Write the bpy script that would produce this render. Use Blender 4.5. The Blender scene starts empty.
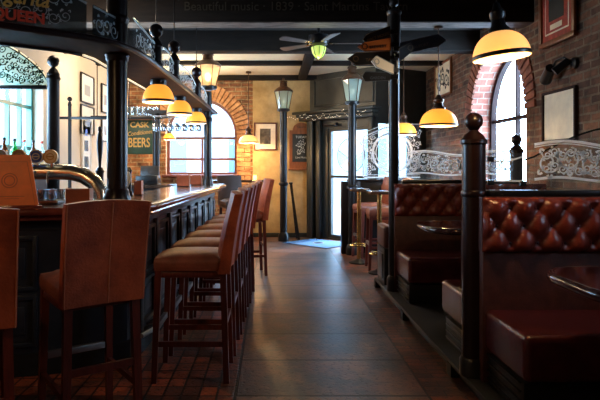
import bpy, bmesh, math, random
from mathutils import Vector, Matrix
random.seed(7)
PI = math.pi
sc = bpy.context.scene
# ------------------------------------------------------------------ camera, world, exposure
cam_d = bpy.data.cameras.new('camera'); cam = bpy.data.objects.new('camera', cam_d)
sc.collection.objects.link(cam); sc.camera = cam
cam.location = (0, 0, 1.35); cam.rotation_euler = (PI/2, 0, 0)
cam_d.sensor_width = 36; cam_d.lens = 33.6; cam_d.shift_x = 0.0467; cam_d.shift_y = -0.0583
cam_d.clip_start = 0.05; cam_d.clip_end = 200
sc.view_settings.view_transform = 'Standard'; sc.view_settings.look = 'None'
sc.view_settings.exposure = 0.15; sc.view_settings.gamma = 1.0
sc.view_settings.use_curve_mapping = False
sc.cycles.max_bounces = 7; sc.cycles.diffuse_bounces = 4; sc.cycles.glossy_bounces = 4
sc.cycles.transparent_max_bounces = 16; sc.cycles.sample_clamp_indirect = 4.0
sc.cycles.caustics_reflective = False; sc.cycles.caustics_refractive = False
w = bpy.data.worlds.new('world'); sc.world = w; w.use_nodes = True
bg = w.node_tree.nodes['Background']
bg.inputs[0].default_value = (0.48, 0.73, 1.0, 1); bg.inputs[1].default_value = 27.0

def portal(name, loc, rot, sx, sy):
    l = bpy.data.lights.new(name, 'AREA'); l.shape = 'RECTANGLE'; l.size = sx; l.size_y = sy
    l.cycles.is_portal = True
    o = bpy.data.objects.new(name, l); sc.collection.objects.link(o); o.location = loc; o.rotation_euler = rot
portal('portal_arch', (-1.32, 10.72, 1.87), (-PI/2, 0, 0), 1.4, 1.5)
portal('portal_right', (3.08, 6.88, 1.95), (0, PI/2, 0), 1.7, 1.7)
portal('portal_right_near', (3.08, 2.1, 2.05), (0, PI/2, 0), .9, .6)
portal('portal_left', (-3.05, 5.75, 1.7), (0, -PI/2, 0), 1.4, 2.3)

def sunlamp():
    l = bpy.data.lights.new('sun', 'SUN'); l.energy = 6.0; l.angle = 0.02; l.color = (1, .93, .82)
    o = bpy.data.objects.new('sun', l); sc.collection.objects.link(o)
    d = Vector((-0.50, -0.47, -0.73)); o.rotation_euler = d.to_track_quat('-Z', 'Y').to_euler()
sunlamp()
def point(name, loc, e, col, r=.04):
    l = bpy.data.lights.new(name, 'POINT'); l.energy = e; l.color = col; l.shadow_soft_size = r
    o = bpy.data.objects.new(name, l); sc.collection.objects.link(o); o.location = loc
    return o
WARM = (1.0, .62, .28)

# ------------------------------------------------------------------ materials
def nt(name):
    m = bpy.data.materials.new(name); m.use_nodes = True
    return m, m.node_tree.nodes, m.node_tree.links, m.node_tree.nodes['Principled BSDF']
def pbr(name, col, rough=.5, metal=0, var=.0, scale=6, bump=0, bscale=60, spec=.5, emit=None, es=0, col2=None, stretch=None, coat=0):
    m, N, L, b = nt(name)
    b.inputs['Roughness'].default_value = rough; b.inputs['Metallic'].default_value = metal
    b.inputs['Specular IOR Level'].default_value = spec
    b.inputs['Base Color'].default_value = (*col, 1)
    b.inputs['Coat Weight'].default_value = coat; b.inputs['Coat Roughness'].default_value = .12
    tc = N.new('ShaderNodeTexCoord'); mp = N.new('ShaderNodeMapping'); L.new(tc.outputs['Object'], mp.inputs[0])
    if stretch: mp.inputs['Scale'].default_value = stretch
    if var or col2:
        n = N.new('ShaderNodeTexNoise'); n.inputs['Scale'].default_value = scale; n.inputs['Detail'].default_value = 6
        n.inputs['Roughness'].default_value = .62
        L.new(mp.outputs[0], n.inputs['Vector'])
        r = N.new('ShaderNodeValToRGB'); r.color_ramp.elements[0].position = .33; r.color_ramp.elements[1].position = .67
        a = tuple(max(0, c*(1-var)) for c in col); c2 = col2 or tuple(min(1, c*(1+var)) for c in col)
        r.color_ramp.elements[0].color = (*a, 1); r.color_ramp.elements[1].color = (*c2, 1)
        L.new(n.outputs['Fac'], r.inputs[0]); L.new(r.outputs[0], b.inputs['Base Color'])
    if bump:
        n2 = N.new('ShaderNodeTexNoise'); n2.inputs['Scale'].default_value = bscale; n2.inputs['Detail'].default_value = 4
        L.new(mp.outputs[0], n2.inputs['Vector'])
        bp = N.new('ShaderNodeBump'); bp.inputs['Strength'].default_value = bump; bp.inputs['Distance'].default_value = .01
        L.new(n2.outputs['Fac'], bp.inputs['Height']); L.new(bp.outputs[0], b.inputs['Normal'])
    if emit:
        b.inputs['Emission Color'].default_value = (*emit, 1); b.inputs['Emission Strength'].default_value = es
    return m
def brickmat(name, axis, c1, c2, mortar, bw=.23, rh=.078, ms=.008, offset=.5, rough=.85, patch=None, origin=(0, 0), bump=.5, cn=.5):
    """axis 'x': u=x v=z ; 'y': u=y v=z ; 'f': u=x v=y (floor)"""
    m, N, L, b = nt(name)
    tc = N.new('ShaderNodeTexCoord'); sp = N.new('ShaderNodeSeparateXYZ'); L.new(tc.outputs['Object'], sp.inputs[0])
    cb = N.new('ShaderNodeCombineXYZ')
    iu, iv = {'x': (0, 2), 'y': (1, 2), 'f': (0, 1)}[axis]
    L.new(sp.outputs[iu], cb.inputs[0]); L.new(sp.outputs[iv], cb.inputs[1])
    mp = N.new('ShaderNodeMapping'); mp.inputs['Location'].default_value = (-origin[0], -origin[1], 0); L.new(cb.outputs[0], mp.inputs[0])
    wob = N.new('ShaderNodeTexNoise'); wob.inputs['Scale'].default_value = 3; L.new(mp.outputs[0], wob.inputs['Vector'])
    mx = N.new('ShaderNodeMixRGB'); mx.blend_type = 'LINEAR_LIGHT'; mx.inputs[0].default_value = .012 if axis != 'f' else .0
    L.new(mp.outputs[0], mx.inputs[1]); L.new(wob.outputs['Color'], mx.inputs[2])
    t = N.new('ShaderNodeTexBrick'); t.offset = offset; t.squash = 1
    t.inputs['Scale'].default_value = 1; t.inputs['Brick Width'].default_value = bw; t.inputs['Row Height'].default_value = rh
    t.inputs['Mortar Size'].default_value = ms; t.inputs['Mortar Smooth'].default_value = .3; t.inputs['Bias'].default_value = 0
    t.inputs['Color1'].default_value = (*c1, 1); t.inputs['Color2'].default_value = (*c2, 1); t.inputs['Mortar'].default_value = (*mortar, 1)
    L.new(mx.outputs[0], t.inputs['Vector'])
    n = N.new('ShaderNodeTexNoise'); n.inputs['Scale'].default_value = 5; n.inputs['Detail'].default_value = 7; n.inputs['Roughness'].default_value = .7
    L.new(mp.outputs[0], n.inputs['Vector'])
    r = N.new('ShaderNodeValToRGB'); r.color_ramp.elements[0].position = .35; r.color_ramp.elements[1].position = .68
    r.color_ramp.elements[0].color = (1-cn, 1-cn, 1-cn, 1); r.color_ramp.elements[1].color = (*(patch or (1.25, 1.2, 1.15)), 1)
    L.new(n.outputs['Fac'], r.inputs[0])
    mu = N.new('ShaderNodeMixRGB'); mu.blend_type = 'MULTIPLY'; mu.inputs[0].default_value = 1
    L.new(t.outputs['Color'], mu.inputs[1]); L.new(r.outputs[0], mu.inputs[2]); L.new(mu.outputs[0], b.inputs['Base Color'])
    b.inputs['Roughness'].default_value = rough
    ad = N.new('ShaderNodeMath'); ad.operation = 'MULTIPLY_ADD'; ad.inputs[1].default_value = .6
    inv = N.new('ShaderNodeMath'); inv.operation = 'SUBTRACT'; inv.inputs[0].default_value = 1; L.new(t.outputs['Fac'], inv.inputs[1])
    L.new(n.outputs['Fac'], ad.inputs[0]); L.new(inv.outputs[0], ad.inputs[2])
    bp = N.new('ShaderNodeBump'); bp.inputs['Strength'].default_value = bump; bp.inputs['Distance'].default_value = .012
    L.new(ad.outputs[0], bp.inputs['Height']); L.new(bp.outputs[0], b.inputs['Normal'])
    if axis == 'f':
        rr = N.new('ShaderNodeMapRange'); rr.inputs['To Min'].default_value = rough-.14; rr.inputs['To Max'].default_value = rough+.12; b.inputs['Specular IOR Level'].default_value = .65
        r.color_ramp.elements[0].color = (.42, .52, .66, 1); r.color_ramp.elements[0].position = .44
        r.color_ramp.elements[1].color = (1.75, 1.12, .86, 1); r.color_ramp.elements[1].position = .58
        pn = N.new('ShaderNodeTexNoise'); pn.inputs['Scale'].default_value = 38; pn.inputs['Detail'].default_value = 3; L.new(mp.outputs[0], pn.inputs['Vector'])
        pr = N.new('ShaderNodeValToRGB'); pr.color_ramp.elements[0].position = .33; pr.color_ramp.elements[1].position = .46
        pr.color_ramp.elements[0].color = (.35, .35, .35, 1); pr.color_ramp.elements[1].color = (1, 1, 1, 1); L.new(pn.outputs['Fac'], pr.inputs[0])
        m3 = N.new('ShaderNodeMixRGB'); m3.blend_type = 'MULTIPLY'; m3.inputs[0].default_value = 1
        L.new(mu.outputs[0], m3.inputs[1]); L.new(pr.outputs[0], m3.inputs[2]); L.new(m3.outputs[0], b.inputs['Base Color'])
        a3 = N.new('ShaderNodeMath'); a3.operation = 'MULTIPLY_ADD'; a3.inputs[1].default_value = .8; L.new(pr.outputs[0], a3.inputs[0]); L.new(ad.outputs[0], a3.inputs[2]); L.new(a3.outputs[0], bp.inputs['Height'])
        n.inputs['Scale'].default_value = 1.5; n.inputs['Detail'].default_value = 11; n.inputs['Roughness'].default_value = .78
        L.new(n.outputs['Fac'], rr.inputs[0]); L.new(rr.outputs[0], b.inputs['Roughness'])
    return m
def glass(name, tint=(1, 1, 1), gloss=.08, haze=0, hazecol=(.8, .9, .95)):
    m = bpy.data.materials.new(name); m.use_nodes = True; N = m.node_tree.nodes; L = m.node_tree.links; N.clear()
    o = N.new('ShaderNodeOutputMaterial'); t = N.new('ShaderNodeBsdfTransparent'); t.inputs[0].default_value = (*tint, 1)
    g = N.new('ShaderNodeBsdfGlossy'); g.inputs['Roughness'].default_value = .03
    mx = N.new('ShaderNodeMixShader'); mx.inputs[0].default_value = gloss
    L.new(t.outputs[0], mx.inputs[1]); L.new(g.outputs[0], mx.inputs[2]); last = mx
    if haze:
        d = N.new('ShaderNodeBsdfDiffuse'); d.inputs[0].default_value = (*hazecol, 1)
        tr = N.new('ShaderNodeBsdfTranslucent'); tr.inputs[0].default_value = (*hazecol, 1)
        a = N.new('ShaderNodeMixShader'); a.inputs[0].default_value = .6; L.new(d.outputs[0], a.inputs[1]); L.new(tr.outputs[0], a.inputs[2])
        m2 = N.new('ShaderNodeMixShader'); m2.inputs[0].default_value = haze
        L.new(mx.outputs[0], m2.inputs[1]); L.new(a.outputs[0], m2.inputs[2]); last = m2
    L.new(last.outputs[0], o.inputs[0])
    return m

M = {}
M['leather'] = pbr('tan_leather', (.33, .048, .014), .45, var=.4, scale=7, bump=.25, bscale=90, col2=(.44, .085, .027))
M['dark_chair'] = pbr('dark_brown_leather', (.035, .014, .010), .5, var=.3)
M['seat_leather_shaded'] = pbr('shaded_seat_leather', (.19, .042, .018), .5, var=.4, scale=6, bump=.25, bscale=90)  # tan stool leather darkened for the seats, shade painted into the colour
M['seam'] = pbr('seam_thread', (.42, .13, .06), .7)
M['stool_wood'] = pbr('mahogany_legs', (.10, .017, .010), .32, var=.3, scale=9, stretch=(8, 8, 1))
M['ox'] = pbr('oxblood_leather', (.070, .011, .014), .27, var=.25, scale=8, bump=.22, bscale=120)
M['ox_tuft'] = pbr('tufted_red_leather', (.155, .026, .018), .25, var=.3, scale=8, bump=.2, bscale=120)
M['ox_dark'] = pbr('dark_leather_panel', (.065, .018, .014), .5, var=.3, scale=14, bump=.2, bscale=100)
M['black'] = pbr('black_painted_iron', (.007, .007, .008), .33, spec=.35, var=.2, scale=10)
M['black_wood'] = pbr('black_wood', (.008, .008, .009), .5, spec=.3, var=.3, scale=5, bump=.06, stretch=(1, 6, 6))
M['maroon'] = pbr('dark_maroon_gloss', (.011, .004, .004), .3, spec=.35, var=.3)
M['bar_blue'] = pbr('blue_black_panel', (.012, .016, .024), .35, var=.3)
M['bar_top'] = pbr('bar_top', (.055, .030, .020), .16, var=.4, scale=3, stretch=(6, 1, 1), coat=.3)
M['nosing'] = pbr('red_mahogany_nosing', (.16, .030, .018), .2, var=.3, coat=.4)
M['brass'] = pbr('brass', (.62, .40, .14), .25, 1)
M['chrome'] = pbr('polished_steel', (.82, .78, .68), .24, 1)
M['steel_dark'] = pbr('dull_steel', (.35, .35, .35), .35, 1)
M['plaster'] = pbr('ochre_plaster', (.46, .30, .115), .85, var=.28, scale=3.0, bump=.35, bscale=14, col2=(.60, .42, .19))
M['cream'] = pbr('cream_wall', (.60, .50, .38), .85, var=.08, scale=2, bump=.1, bscale=20)
M['ceil_cream'] = pbr('cream_ceiling', (.95, .85, .60), .85, var=.08, scale=2)
M['ceil_dark'] = pbr('smoke_dark_ceiling', (.022, .017, .014), .8, var=.2)
M['beam'] = pbr('dark_beam', (.012, .008, .006), .75, spec=.2, var=.4, scale=4, bump=.25, bscale=20, stretch=(1, 6, 6))
M['beam_under'] = pbr('worn_beam_face', (.12, .09, .07), .7, var=.8, scale=7, col2=(.20, .15, .12), stretch=(1, 5, 5))
M['lamp_y'] = pbr('yellow_glass_shade', (.85, .50, .08), .3, emit=(1.0, .48, .065), es=.7)
M['lamp_pale'] = pbr('pale_yellow_shade', (.9, .7, .3), .3, emit=(1.0, .64, .22), es=.7)
M['lamp_in'] = pbr('shade_inside', (.9, .85, .7), .4, emit=(1.0, .70, .34), es=.25)
for k_ in ('lamp_y', 'lamp_pale', 'lamp_in'):
    t_ = M[k_].node_tree; b_ = t_.nodes['Principled BSDF']; o_ = [n for n in t_.nodes if n.type == 'OUTPUT_MATERIAL'][0]
    tr_ = t_.nodes.new('ShaderNodeBsdfTransparent'); tr_.inputs[0].default_value = (1, .55, .16, 1)
    mx_ = t_.nodes.new('ShaderNodeMixShader'); mx_.inputs[0].default_value = .22
    t_.links.new(b_.outputs[0], mx_.inputs[1]); t_.links.new(tr_.outputs[0], mx_.inputs[2]); t_.links.new(mx_.outputs[0], o_.inputs[0])
M['bulb'] = pbr('lit_bulb', (1, .8, .5), .4, emit=(1.0, .62, .22), es=8)
M['bulb_dim'] = pbr('bulb_glass', (.8, .8, .7), .3, emit=(1, .85, .6), es=.5)
M['lantern_glass'] = glass('lantern_glass', (.85, .95, .9), .10, .6, (.80, .95, .84))
M['lantern_lit'] = glass('lit_lantern_glass', (1, .9, .75), .08, .45, (.9, .72, .5))
M['copper'] = pbr('aged_copper', (.10, .055, .035), .35, .8, var=.4)
M['brick_back'] = brickmat('warm_brick_back', 'x', (.50, .23, .09), (.26, .10, .045), (.50, .36, .20), ms=.012, bump=1, cn=.75)
M['brick_right'] = brickmat('brown_brick_right', 'y', (.27, .115, .058), (.08, .036, .024), (.22, .155, .10), rh=.075, ms=.012, bump=1, cn=.7)
M['brick_front'] = brickmat('brown_brick_front', 'x', (.16, .065, .038), (.09, .04, .025), (.13, .08, .05))
M['arch_brick'] = pbr('arch_brick', (.50, .20, .07), .85, var=.5, scale=7, bump=.5, bscale=40, col2=(.66, .36, .16))
M['jamb_brick'] = brickmat('red_jamb_brick', 'x', (.42, .13, .085), (.30, .10, .07), (.40, .30, .24), bw=.16)
M['frame_wood'] = pbr('red_brown_window_frame', (.16, .05, .035), .45, var=.3)
M['frame_dark'] = pbr('dark_window_frame', (.030, .015, .014), .75, spec=.2, var=.3)
M['win_glass'] = glass('window_glass', (.96, .98, 1), .05)
M['screen_glass'] = glass('screen_glass', (.93, .96, .98), .015, .015)
M['screen_frost'] = glass('frosted_screen_glass', (.85, .96, .92), .03, .38, (.62, .78, .70))
M['screen_dark'] = glass('dark_screen_glass', (.22, .24, .25), .03, .02)
M['etch'] = glass('etched_glass', (.6, .65, .7), .06, .92, (.93, .97, 1.0))
M['etch_soft'] = glass('faint_etching', (.9, .9, .92), .02, .55, (.78, .84, .86))
M['etch_dark'] = glass('dark_etching', (.25, .35, .33), .02, .5, (.05, .10, .09))
M['edge'] = pbr('polished_glass_edge', (.75, .88, .85), .15, emit=None)
M['clear'] = glass('clear_glassware', (.80, .87, .92), .42, .05)
M['floor_slab'] = brickmat('floor_slabs', 'f', (.155, .125, .12), (.085, .075, .078), (.006, .005, .005), bw=1.137, rh=.6, ms=.014, offset=0, rough=.34, origin=(-.218, 3.273), bump=.25, patch=(1.35, 1.25, 1.15), cn=.55)
M['floor_tile'] = brickmat('floor_tiles', 'f', (.34, .10, .042), (.085, .038, .026), (.010, .007, .006), bw=.105, rh=.135, ms=.008, offset=0, rough=.38, origin=(-.218, 3.273), bump=.3, patch=(1.3, 1.2, 1.1), cn=.5)
M['floor_border'] = brickmat('floor_border_tiles', 'f', (.20, .075, .036), (.07, .034, .024), (.010, .008, .007), bw=.21, rh=.07, ms=.005, offset=.5, rough=.42, origin=(.919, 3.273), bump=.3)
M['mat_blue'] = pbr('blue_mat', (.06, .17, .36), .9, var=.15, scale=30, bump=.3, bscale=200)
M['mat_dark'] = pbr('mat_edge', (.02, .05, .11), .9)
M['green_sign'] = pbr('green_sign', (.020, .048, .020), .55, var=.3, scale=4)
M['gold'] = pbr('gold_lettering', (.62, .33, .055), .5)
M['gold_dim'] = pbr('faded_gold_lettering', (.045, .036, .022), .6)
M['red_paint'] = pbr('red_lettering', (.60, .050, .015), .5)
M['yellow_paint'] = pbr('yellow_lettering', (.62, .38, .07), .5)
M['paper'] = pbr('paper', (.72, .70, .66), .8, var=.06)
M['paper_cream'] = pbr('cream_paper', (.88, .78, .58), .7, var=.15, scale=4)
M['print_dark'] = pbr('dark_print', (.035, .030, .028), .5, var=.8, scale=9, col2=(.20, .17, .13))
M['print_red'] = pbr('red_print', (.38, .045, .025), .5, var=.4, scale=14)
M['chalk'] = pbr('chalkboard', (.012, .015, .015), .6, var=.3)
M['chalk_w'] = pbr('chalk_marks', (.6, .62, .6), .9)
M['oak'] = pbr('varnished_oak', (.22, .075, .028), .35, var=.35, stretch=(6, 6, 1))
M['orange_sign'] = pbr('orange_sign', (.50, .13, .02), .5, var=.15)
M['navy_sign'] = pbr('navy_sign', (.025, .045, .09), .4, var=.15)
M['dark_sign'] = pbr('dark_sign', (.014, .013, .013), .4, var=.2)
M['white_sign'] = pbr('cream_sign', (.85, .74, .58), .5, var=.05)
M['lobby'] = pbr('dark_green_panelling', (.026, .030, .027), .4, var=.25)
M['bottle_green'] = glass('green_bottle', (.12, .55, .22), .15, .18, (.10, .55, .2))
M['bottle_clear'] = glass('clear_bottle', (.7, .85, .85), .15, .2, (.6, .75, .75))
M['bottle_brown'] = glass('brown_bottle', (.30, .12, .04), .15, .2, (.3, .12, .04))
M['badge_blue'] = pbr('blue_badge', (.05, .11, .55), .3)
M['badge_cream'] = pbr('cream_badge', (.95, .75, .45), .4)
M['badge_dark'] = pbr('dark_badge', (.35, .20, .12), .4)
M['badge_grey'] = pbr('grey_badge', (.35, .36, .38), .4)
M['white_cer'] = pbr('white_ceramic', (.8, .78, .72), .2)
M['menu'] = pbr('tan_menu_cover', (.85, .15, .016), .42, var=.18, scale=5, bump=.12, bscale=80)
M['menu_emb'] = pbr('menu_embossing', (.50, .08, .012), .5)
M['box_wood'] = pbr('napkin_box_wood', (.34, .075, .03), .35, var=.25)
M['leaf'] = pbr('leaf', (.05, .10, .025), .5, var=.4)
M['stain_p'] = glass('purple_stained_glass', (.72, .70, .95), .05, .08, (.6, .55, .9))
M['stain_r'] = glass('amber_stained_glass', (.98, .80, .72), .05, .08, (.9, .6, .4))
M['stain_g'] = glass('green_stained_glass', (.75, .93, .88), .05, .08, (.5, .8, .7))
M['teal'] = pbr('teal_glazing_bar', (.05, .20, .17), .35)
M['led'] = pbr('warm_led_strip', (1, .85, .6), .5, emit=(1, .80, .50), es=.9)
M['fairy'] = pbr('fairy_bulb', (1, .9, .7), .5, emit=(1, .85, .6), es=2.2)
M['fan_glass'] = pbr('green_fan_glass', (.5, .7, .15), .25, emit=(.62, .80, .16), es=.75)
M['fan_blade'] = pbr('fan_blade', (.09, .07, .065), .35, var=.2)
M['candle'] = pbr('amber_candle_glass', (.9, .5, .2), .3, emit=(1, .5, .14), es=4)
M['street'] = pbr('street_paving', (.16, .17, .18), .9, var=.1)
M['facade'] = pbr('pale_facade', (.20, .22, .24), .9, var=.05)
M['facade_win'] = pbr('facade_window', (.05, .08, .10), .2)
M['car'] = pbr('silver_car', (.10, .13, .16), .25, .3)
M['tyre'] = pbr('tyre', (.08, .08, .09), .8)

# ------------------------------------------------------------------ mesh helpers
I4 = Matrix.Identity(4)
def T(x, y, z): return Matrix.Translation((x, y, z))
def RZ(a): return Matrix.Rotation(a, 4, 'Z')
def RX(a): return Matrix.Rotation(a, 4, 'X')
def RY(a): return Matrix.Rotation(a, 4, 'Y')
class MB:
    def __init__(s, m=None): s.v = []; s.f = []; s.M = m or I4
    def add(s, vs, fs, m=None):
        k = len(s.v); mm = s.M @ (m or I4)
        s.v += [mm @ Vector(p) for p in vs]; s.f += [[i+k for i in f] for f in fs]; return s
    def box(s, c, d, bev=0, m=None, seg=2):
        if not bev:
            x, y, z = (q/2 for q in d)
            vs = [(c[0]+a*x, c[1]+b*y, c[2]+e*z) for a in (-1, 1) for b in (-1, 1) for e in (-1, 1)]
            return s.add(vs, [[0, 1, 3, 2], [4, 6, 7, 5], [0, 4, 5, 1], [2, 3, 7, 6], [0, 2, 6, 4], [1, 5, 7, 3]], m)
        bm = bmesh.new(); bmesh.ops.create_cube(bm, size=1)
        for v in bm.verts: v.co = Vector((v.co.x*d[0]+c[0], v.co.y*d[1]+c[1], v.co.z*d[2]+c[2]))
        bmesh.ops.bevel(bm, geom=bm.edges[:], offset=bev, segments=seg, profile=.5, affect='EDGES')
        return s.bm(bm, m)
    def bm(s, bm, m=None):
        bm.verts.index_update(); s.add([v.co.copy() for v in bm.verts], [[v.index for v in f.verts] for f in bm.faces], m); bm.free(); return s
    def bar(s, a, b, w, h=None, w2=None):
        """square bar from a to b"""
        a = Vector(a); b = Vector(b); d = b-a; h = h or w; r = (w2/w if w2 else 1)
        q = d.to_track_quat('Z', 'Y').to_matrix()
        if abs(d.normalized().z) > .9: # keep axis aligned
            X = Vector((1, 0, 0)); Y = Vector((0, 1, 0))
        else:
            X = d.cross(Vector((0, 0, 1))).normalized(); Y = X.cross(d).normalized()
        vs = []
        for p, k in ((a, 1), (b, r)):
            for i, j in ((-1, -1), (1, -1), (1, 1), (-1, 1)): vs.append(p + X*(i*w/2*k) + Y*(j*h/2*k))
        return s.add(vs, [[3, 2, 1, 0], [4, 5, 6, 7], [0, 1, 5, 4], [1, 2, 6, 5], [2, 3, 7, 6], [3, 0, 4, 7]])
    def lathe(s, prof, n=20, m=None, caps=True):
        vs = []; fs = []
        for r, z in prof:
            for i in range(n): vs.append((r*math.cos(2*PI*i/n), r*math.sin(2*PI*i/n), z))
        for k in range(len(prof)-1):
            for i in range(n): j = (i+1) % n; fs.append([k*n+i, k*n+j, (k+1)*n+j, (k+1)*n+i])
        if caps: fs.append(list(range(n))[::-1]); fs.append([(len(prof)-1)*n+i for i in range(n)])
        return s.add(vs, fs, m)
    def cyl(s, a, b, r, n=14, r2=None):
        a = Vector(a); b = Vector(b); d = b-a
        m = Matrix.Translation(a) @ d.to_track_quat('Z', 'Y').to_matrix().to_4x4()
        return s.lathe([(r, 0), (r2 or r, d.length)], n, m)
    def tube(s, pts, r, n=8, rs=None):
        pts = [Vector(p) for p in pts]; vs = []; fs = []; N = len(pts); up = None
        for i, p in enumerate(pts):
            d = (pts[min(i+1, N-1)] - pts[max(i-1, 0)]).normalized()
            if up is None: up = d.orthogonal().normalized()
            up = (up - d*up.dot(d)).normalized(); sd = d.cross(up); rr = rs[i] if rs else r
            for k in range(n): vs.append(p + (up*math.cos(2*PI*k/n) + sd*math.sin(2*PI*k/n))*rr)
        for i in range(N-1):
            for k in range(n): j = (k+1) % n; fs.append([i*n+k, i*n+j, (i+1)*n+j, (i+1)*n+k])
        fs.append(list(range(n))[::-1]); fs.append([(N-1)*n+k for k in range(n)])
        return s.add(vs, fs)
    def prism(s, poly, z0, z1, m=None):
        n = len(poly); vs = [(x, y, z0) for x, y in poly] + [(x, y, z1) for x, y in poly]
        return s.add(vs, [list(range(n))[::-1], [n+i for i in range(n)]] + [[i, (i+1) % n, n+(i+1) % n, n+i] for i in range(n)], m)
    def sphere(s, c, r, n=16, sz=1, m=None):
        k = n//2; prof = [(max(1e-4, r*math.sin(PI*i/k)), -r*sz*math.cos(PI*i/k)) for i in range(k+1)]
        return s.lathe(prof, n, (m or I4) @ Matrix.Translation(c))
    def build(s, name, mat, parent=None, smooth=40, loc=None):
        me = bpy.data.meshes.new(name); me.from_pydata([tuple(p) for p in s.v], [], s.f)
        bm = bmesh.new(); bm.from_mesh(me); bmesh.ops.recalc_face_normals(bm, faces=bm.faces); bm.to_mesh(me); bm.free()
        me.polygons.foreach_set('use_smooth', [True]*len(me.polygons)); me.set_sharp_from_angle(angle=math.radians(smooth))
        me.materials.append(M[mat]); o = bpy.data.objects.new(name, me); sc.collection.objects.link(o)
        if parent: o.parent = parent
        if loc: o.location = loc
        return o
ORD = ['first', 'second', 'third', 'fourth', 'fifth', 'sixth', 'seventh']
def tag(o, label, cat, group=None, kind=None):
    o['label'] = label; o['category'] = cat
    if group: o['group'] = group
    if kind: o['kind'] = kind
    return o
def thing(name, label, cat, loc=(0, 0, 0), rz=0, group=None):
    o = bpy.data.objects.new(name, None); sc.collection.objects.link(o); o.location = loc; o.rotation_euler = (0, 0, rz)
    o.empty_display_size = .1
    return tag(o, label, cat, group)
def struct(o): o['kind'] = 'structure'; return o
def kids(o): return [c for c in bpy.data.objects if c.parent == o]
def copy_tree(o, loc=None, rz=None, label=None, group=None, parent=None):
    c = o.copy(); sc.collection.objects.link(c)
    if parent: c.parent = parent
    if loc is not None: c.location = loc
    if rz is not None: c.rotation_euler = (0, 0, rz)
    if label: c['label'] = label
    if group: c['group'] = group
    for ch in kids(o): copy_tree(ch, parent=c)
    return c
def text(name, s, size, mat, parent, m, extr=.0015, shear=0, bold=0, align='CENTER', sx=1):
    cu = bpy.data.curves.new(name, 'FONT'); cu.body = s; cu.size = size; cu.extrude = extr; cu.shear = shear; cu.offset = bold
    cu.align_x = align; cu.align_y = 'CENTER'; cu.resolution_u = 3
    to = bpy.data.objects.new(name+'_tmp', cu); sc.collection.objects.link(to)
    bpy.context.view_layer.update()
    me = bpy.data.meshes.new_from_object(to.evaluated_get(bpy.context.evaluated_depsgraph_get()))
    bpy.data.objects.remove(to); bpy.data.curves.remove(cu)
    me.transform(m @ Matrix.Diagonal((sx, 1, 1, 1))); me.materials.clear(); me.materials.append(M[mat])
    o = bpy.data.objects.new(name, me); sc.collection.objects.link(o)
    if parent: o.parent = parent
    return o
UPX = RX(PI/2)                       # text plane facing -Y, reading along +X
UPY = RZ(-PI/2) @ RX(PI/2)           # faces -X (for right wall)
def face(dx, dy):                    # text facing direction (dx,dy)
    return RZ(math.atan2(dy, dx)+PI/2) @ RX(PI/2)

def ribbon(mb, pts, w, t=.0015, closed=False):
    """pts in (u,v); draws ribbon on plane y=0 between x=u z=v"""
    n = len(pts)
    L_, R_ = [], []
    for i, p in enumerate(pts):
        a = pts[i-1] if (i > 0 or closed) else p; b = pts[(i+1) % n] if (i < n-1 or closed) else p
        dx, dy = b[0]-a[0], b[1]-a[1]; l = math.hypot(dx, dy) or 1
        L_.append((p[0]-dy/l*w/2, p[1]+dx/l*w/2)); R_.append((p[0]+dy/l*w/2, p[1]-dx/l*w/2))
    vs = [(x, -t, z) for x, z in L_] + [(x, -t, z) for x, z in R_] + [(x, t, z) for x, z in L_] + [(x, t, z) for x, z in R_]
    fs = []
    for i in range(n if closed else n-1):
        j = (i+1) % n
        fs += [[i, n+i, n+j, j], [2*n+i, 2*n+j, 3*n+j, 3*n+i], [i, j, 2*n+j, 2*n+i], [n+i, 3*n+i, 3*n+j, n+j]]
    mb.add(vs, fs)
def spiral(cx, cz, r0, a0, turns, sgn=1, n=22):
    return [(cx + r0*(1-.82*i/n)*math.cos(a0+sgn*turns*2*PI*i/n), cz + r0*(1-.82*i/n)*math.sin(a0+sgn*turns*2*PI*i/n)) for i in range(n+1)]
def scrolls(mb, u0, u1, vf0, vf1, w=.006, dens=1.0, seed=3):
    """acanthus-like scroll work between v=vf0(u) and v=vf1(u)"""
    rnd = random.Random(seed); u = u0; k = 0
    while u < u1-.02:
        h = vf1(u)-vf0(u); r = h*.36/dens*.9
        step = r*1.75
        rows = max(1, int(round(dens)))
        for q in range(rows):
            cz = vf0(u)+h*(q+.5)/rows + (h*.06 if k % 2 else -h*.06)
            if u+r > u1: break
            sg = 1 if (k+q) % 2 else -1
            ribbon(mb, spiral(u+r, cz, r, PI*(1 if sg > 0 else 0)+rnd.uniform(-.3, .3), 1.35, sg), w)
            for e in range(5):       # leaves off the scroll
                a = rnd.uniform(0, 2*PI); rr = r*rnd.uniform(.85, 1.15)
                ribbon(mb, [(u+r+rr*math.cos(a+t_*.35)*(1+.25*math.sin(t_*PI)), cz+rr*math.sin(a+t_*.35)*(1+.25*math.sin(t_*PI))) for t_ in (0, .25, .5, .75, 1)], w*1.3)
        u += step; k += 1

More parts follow.
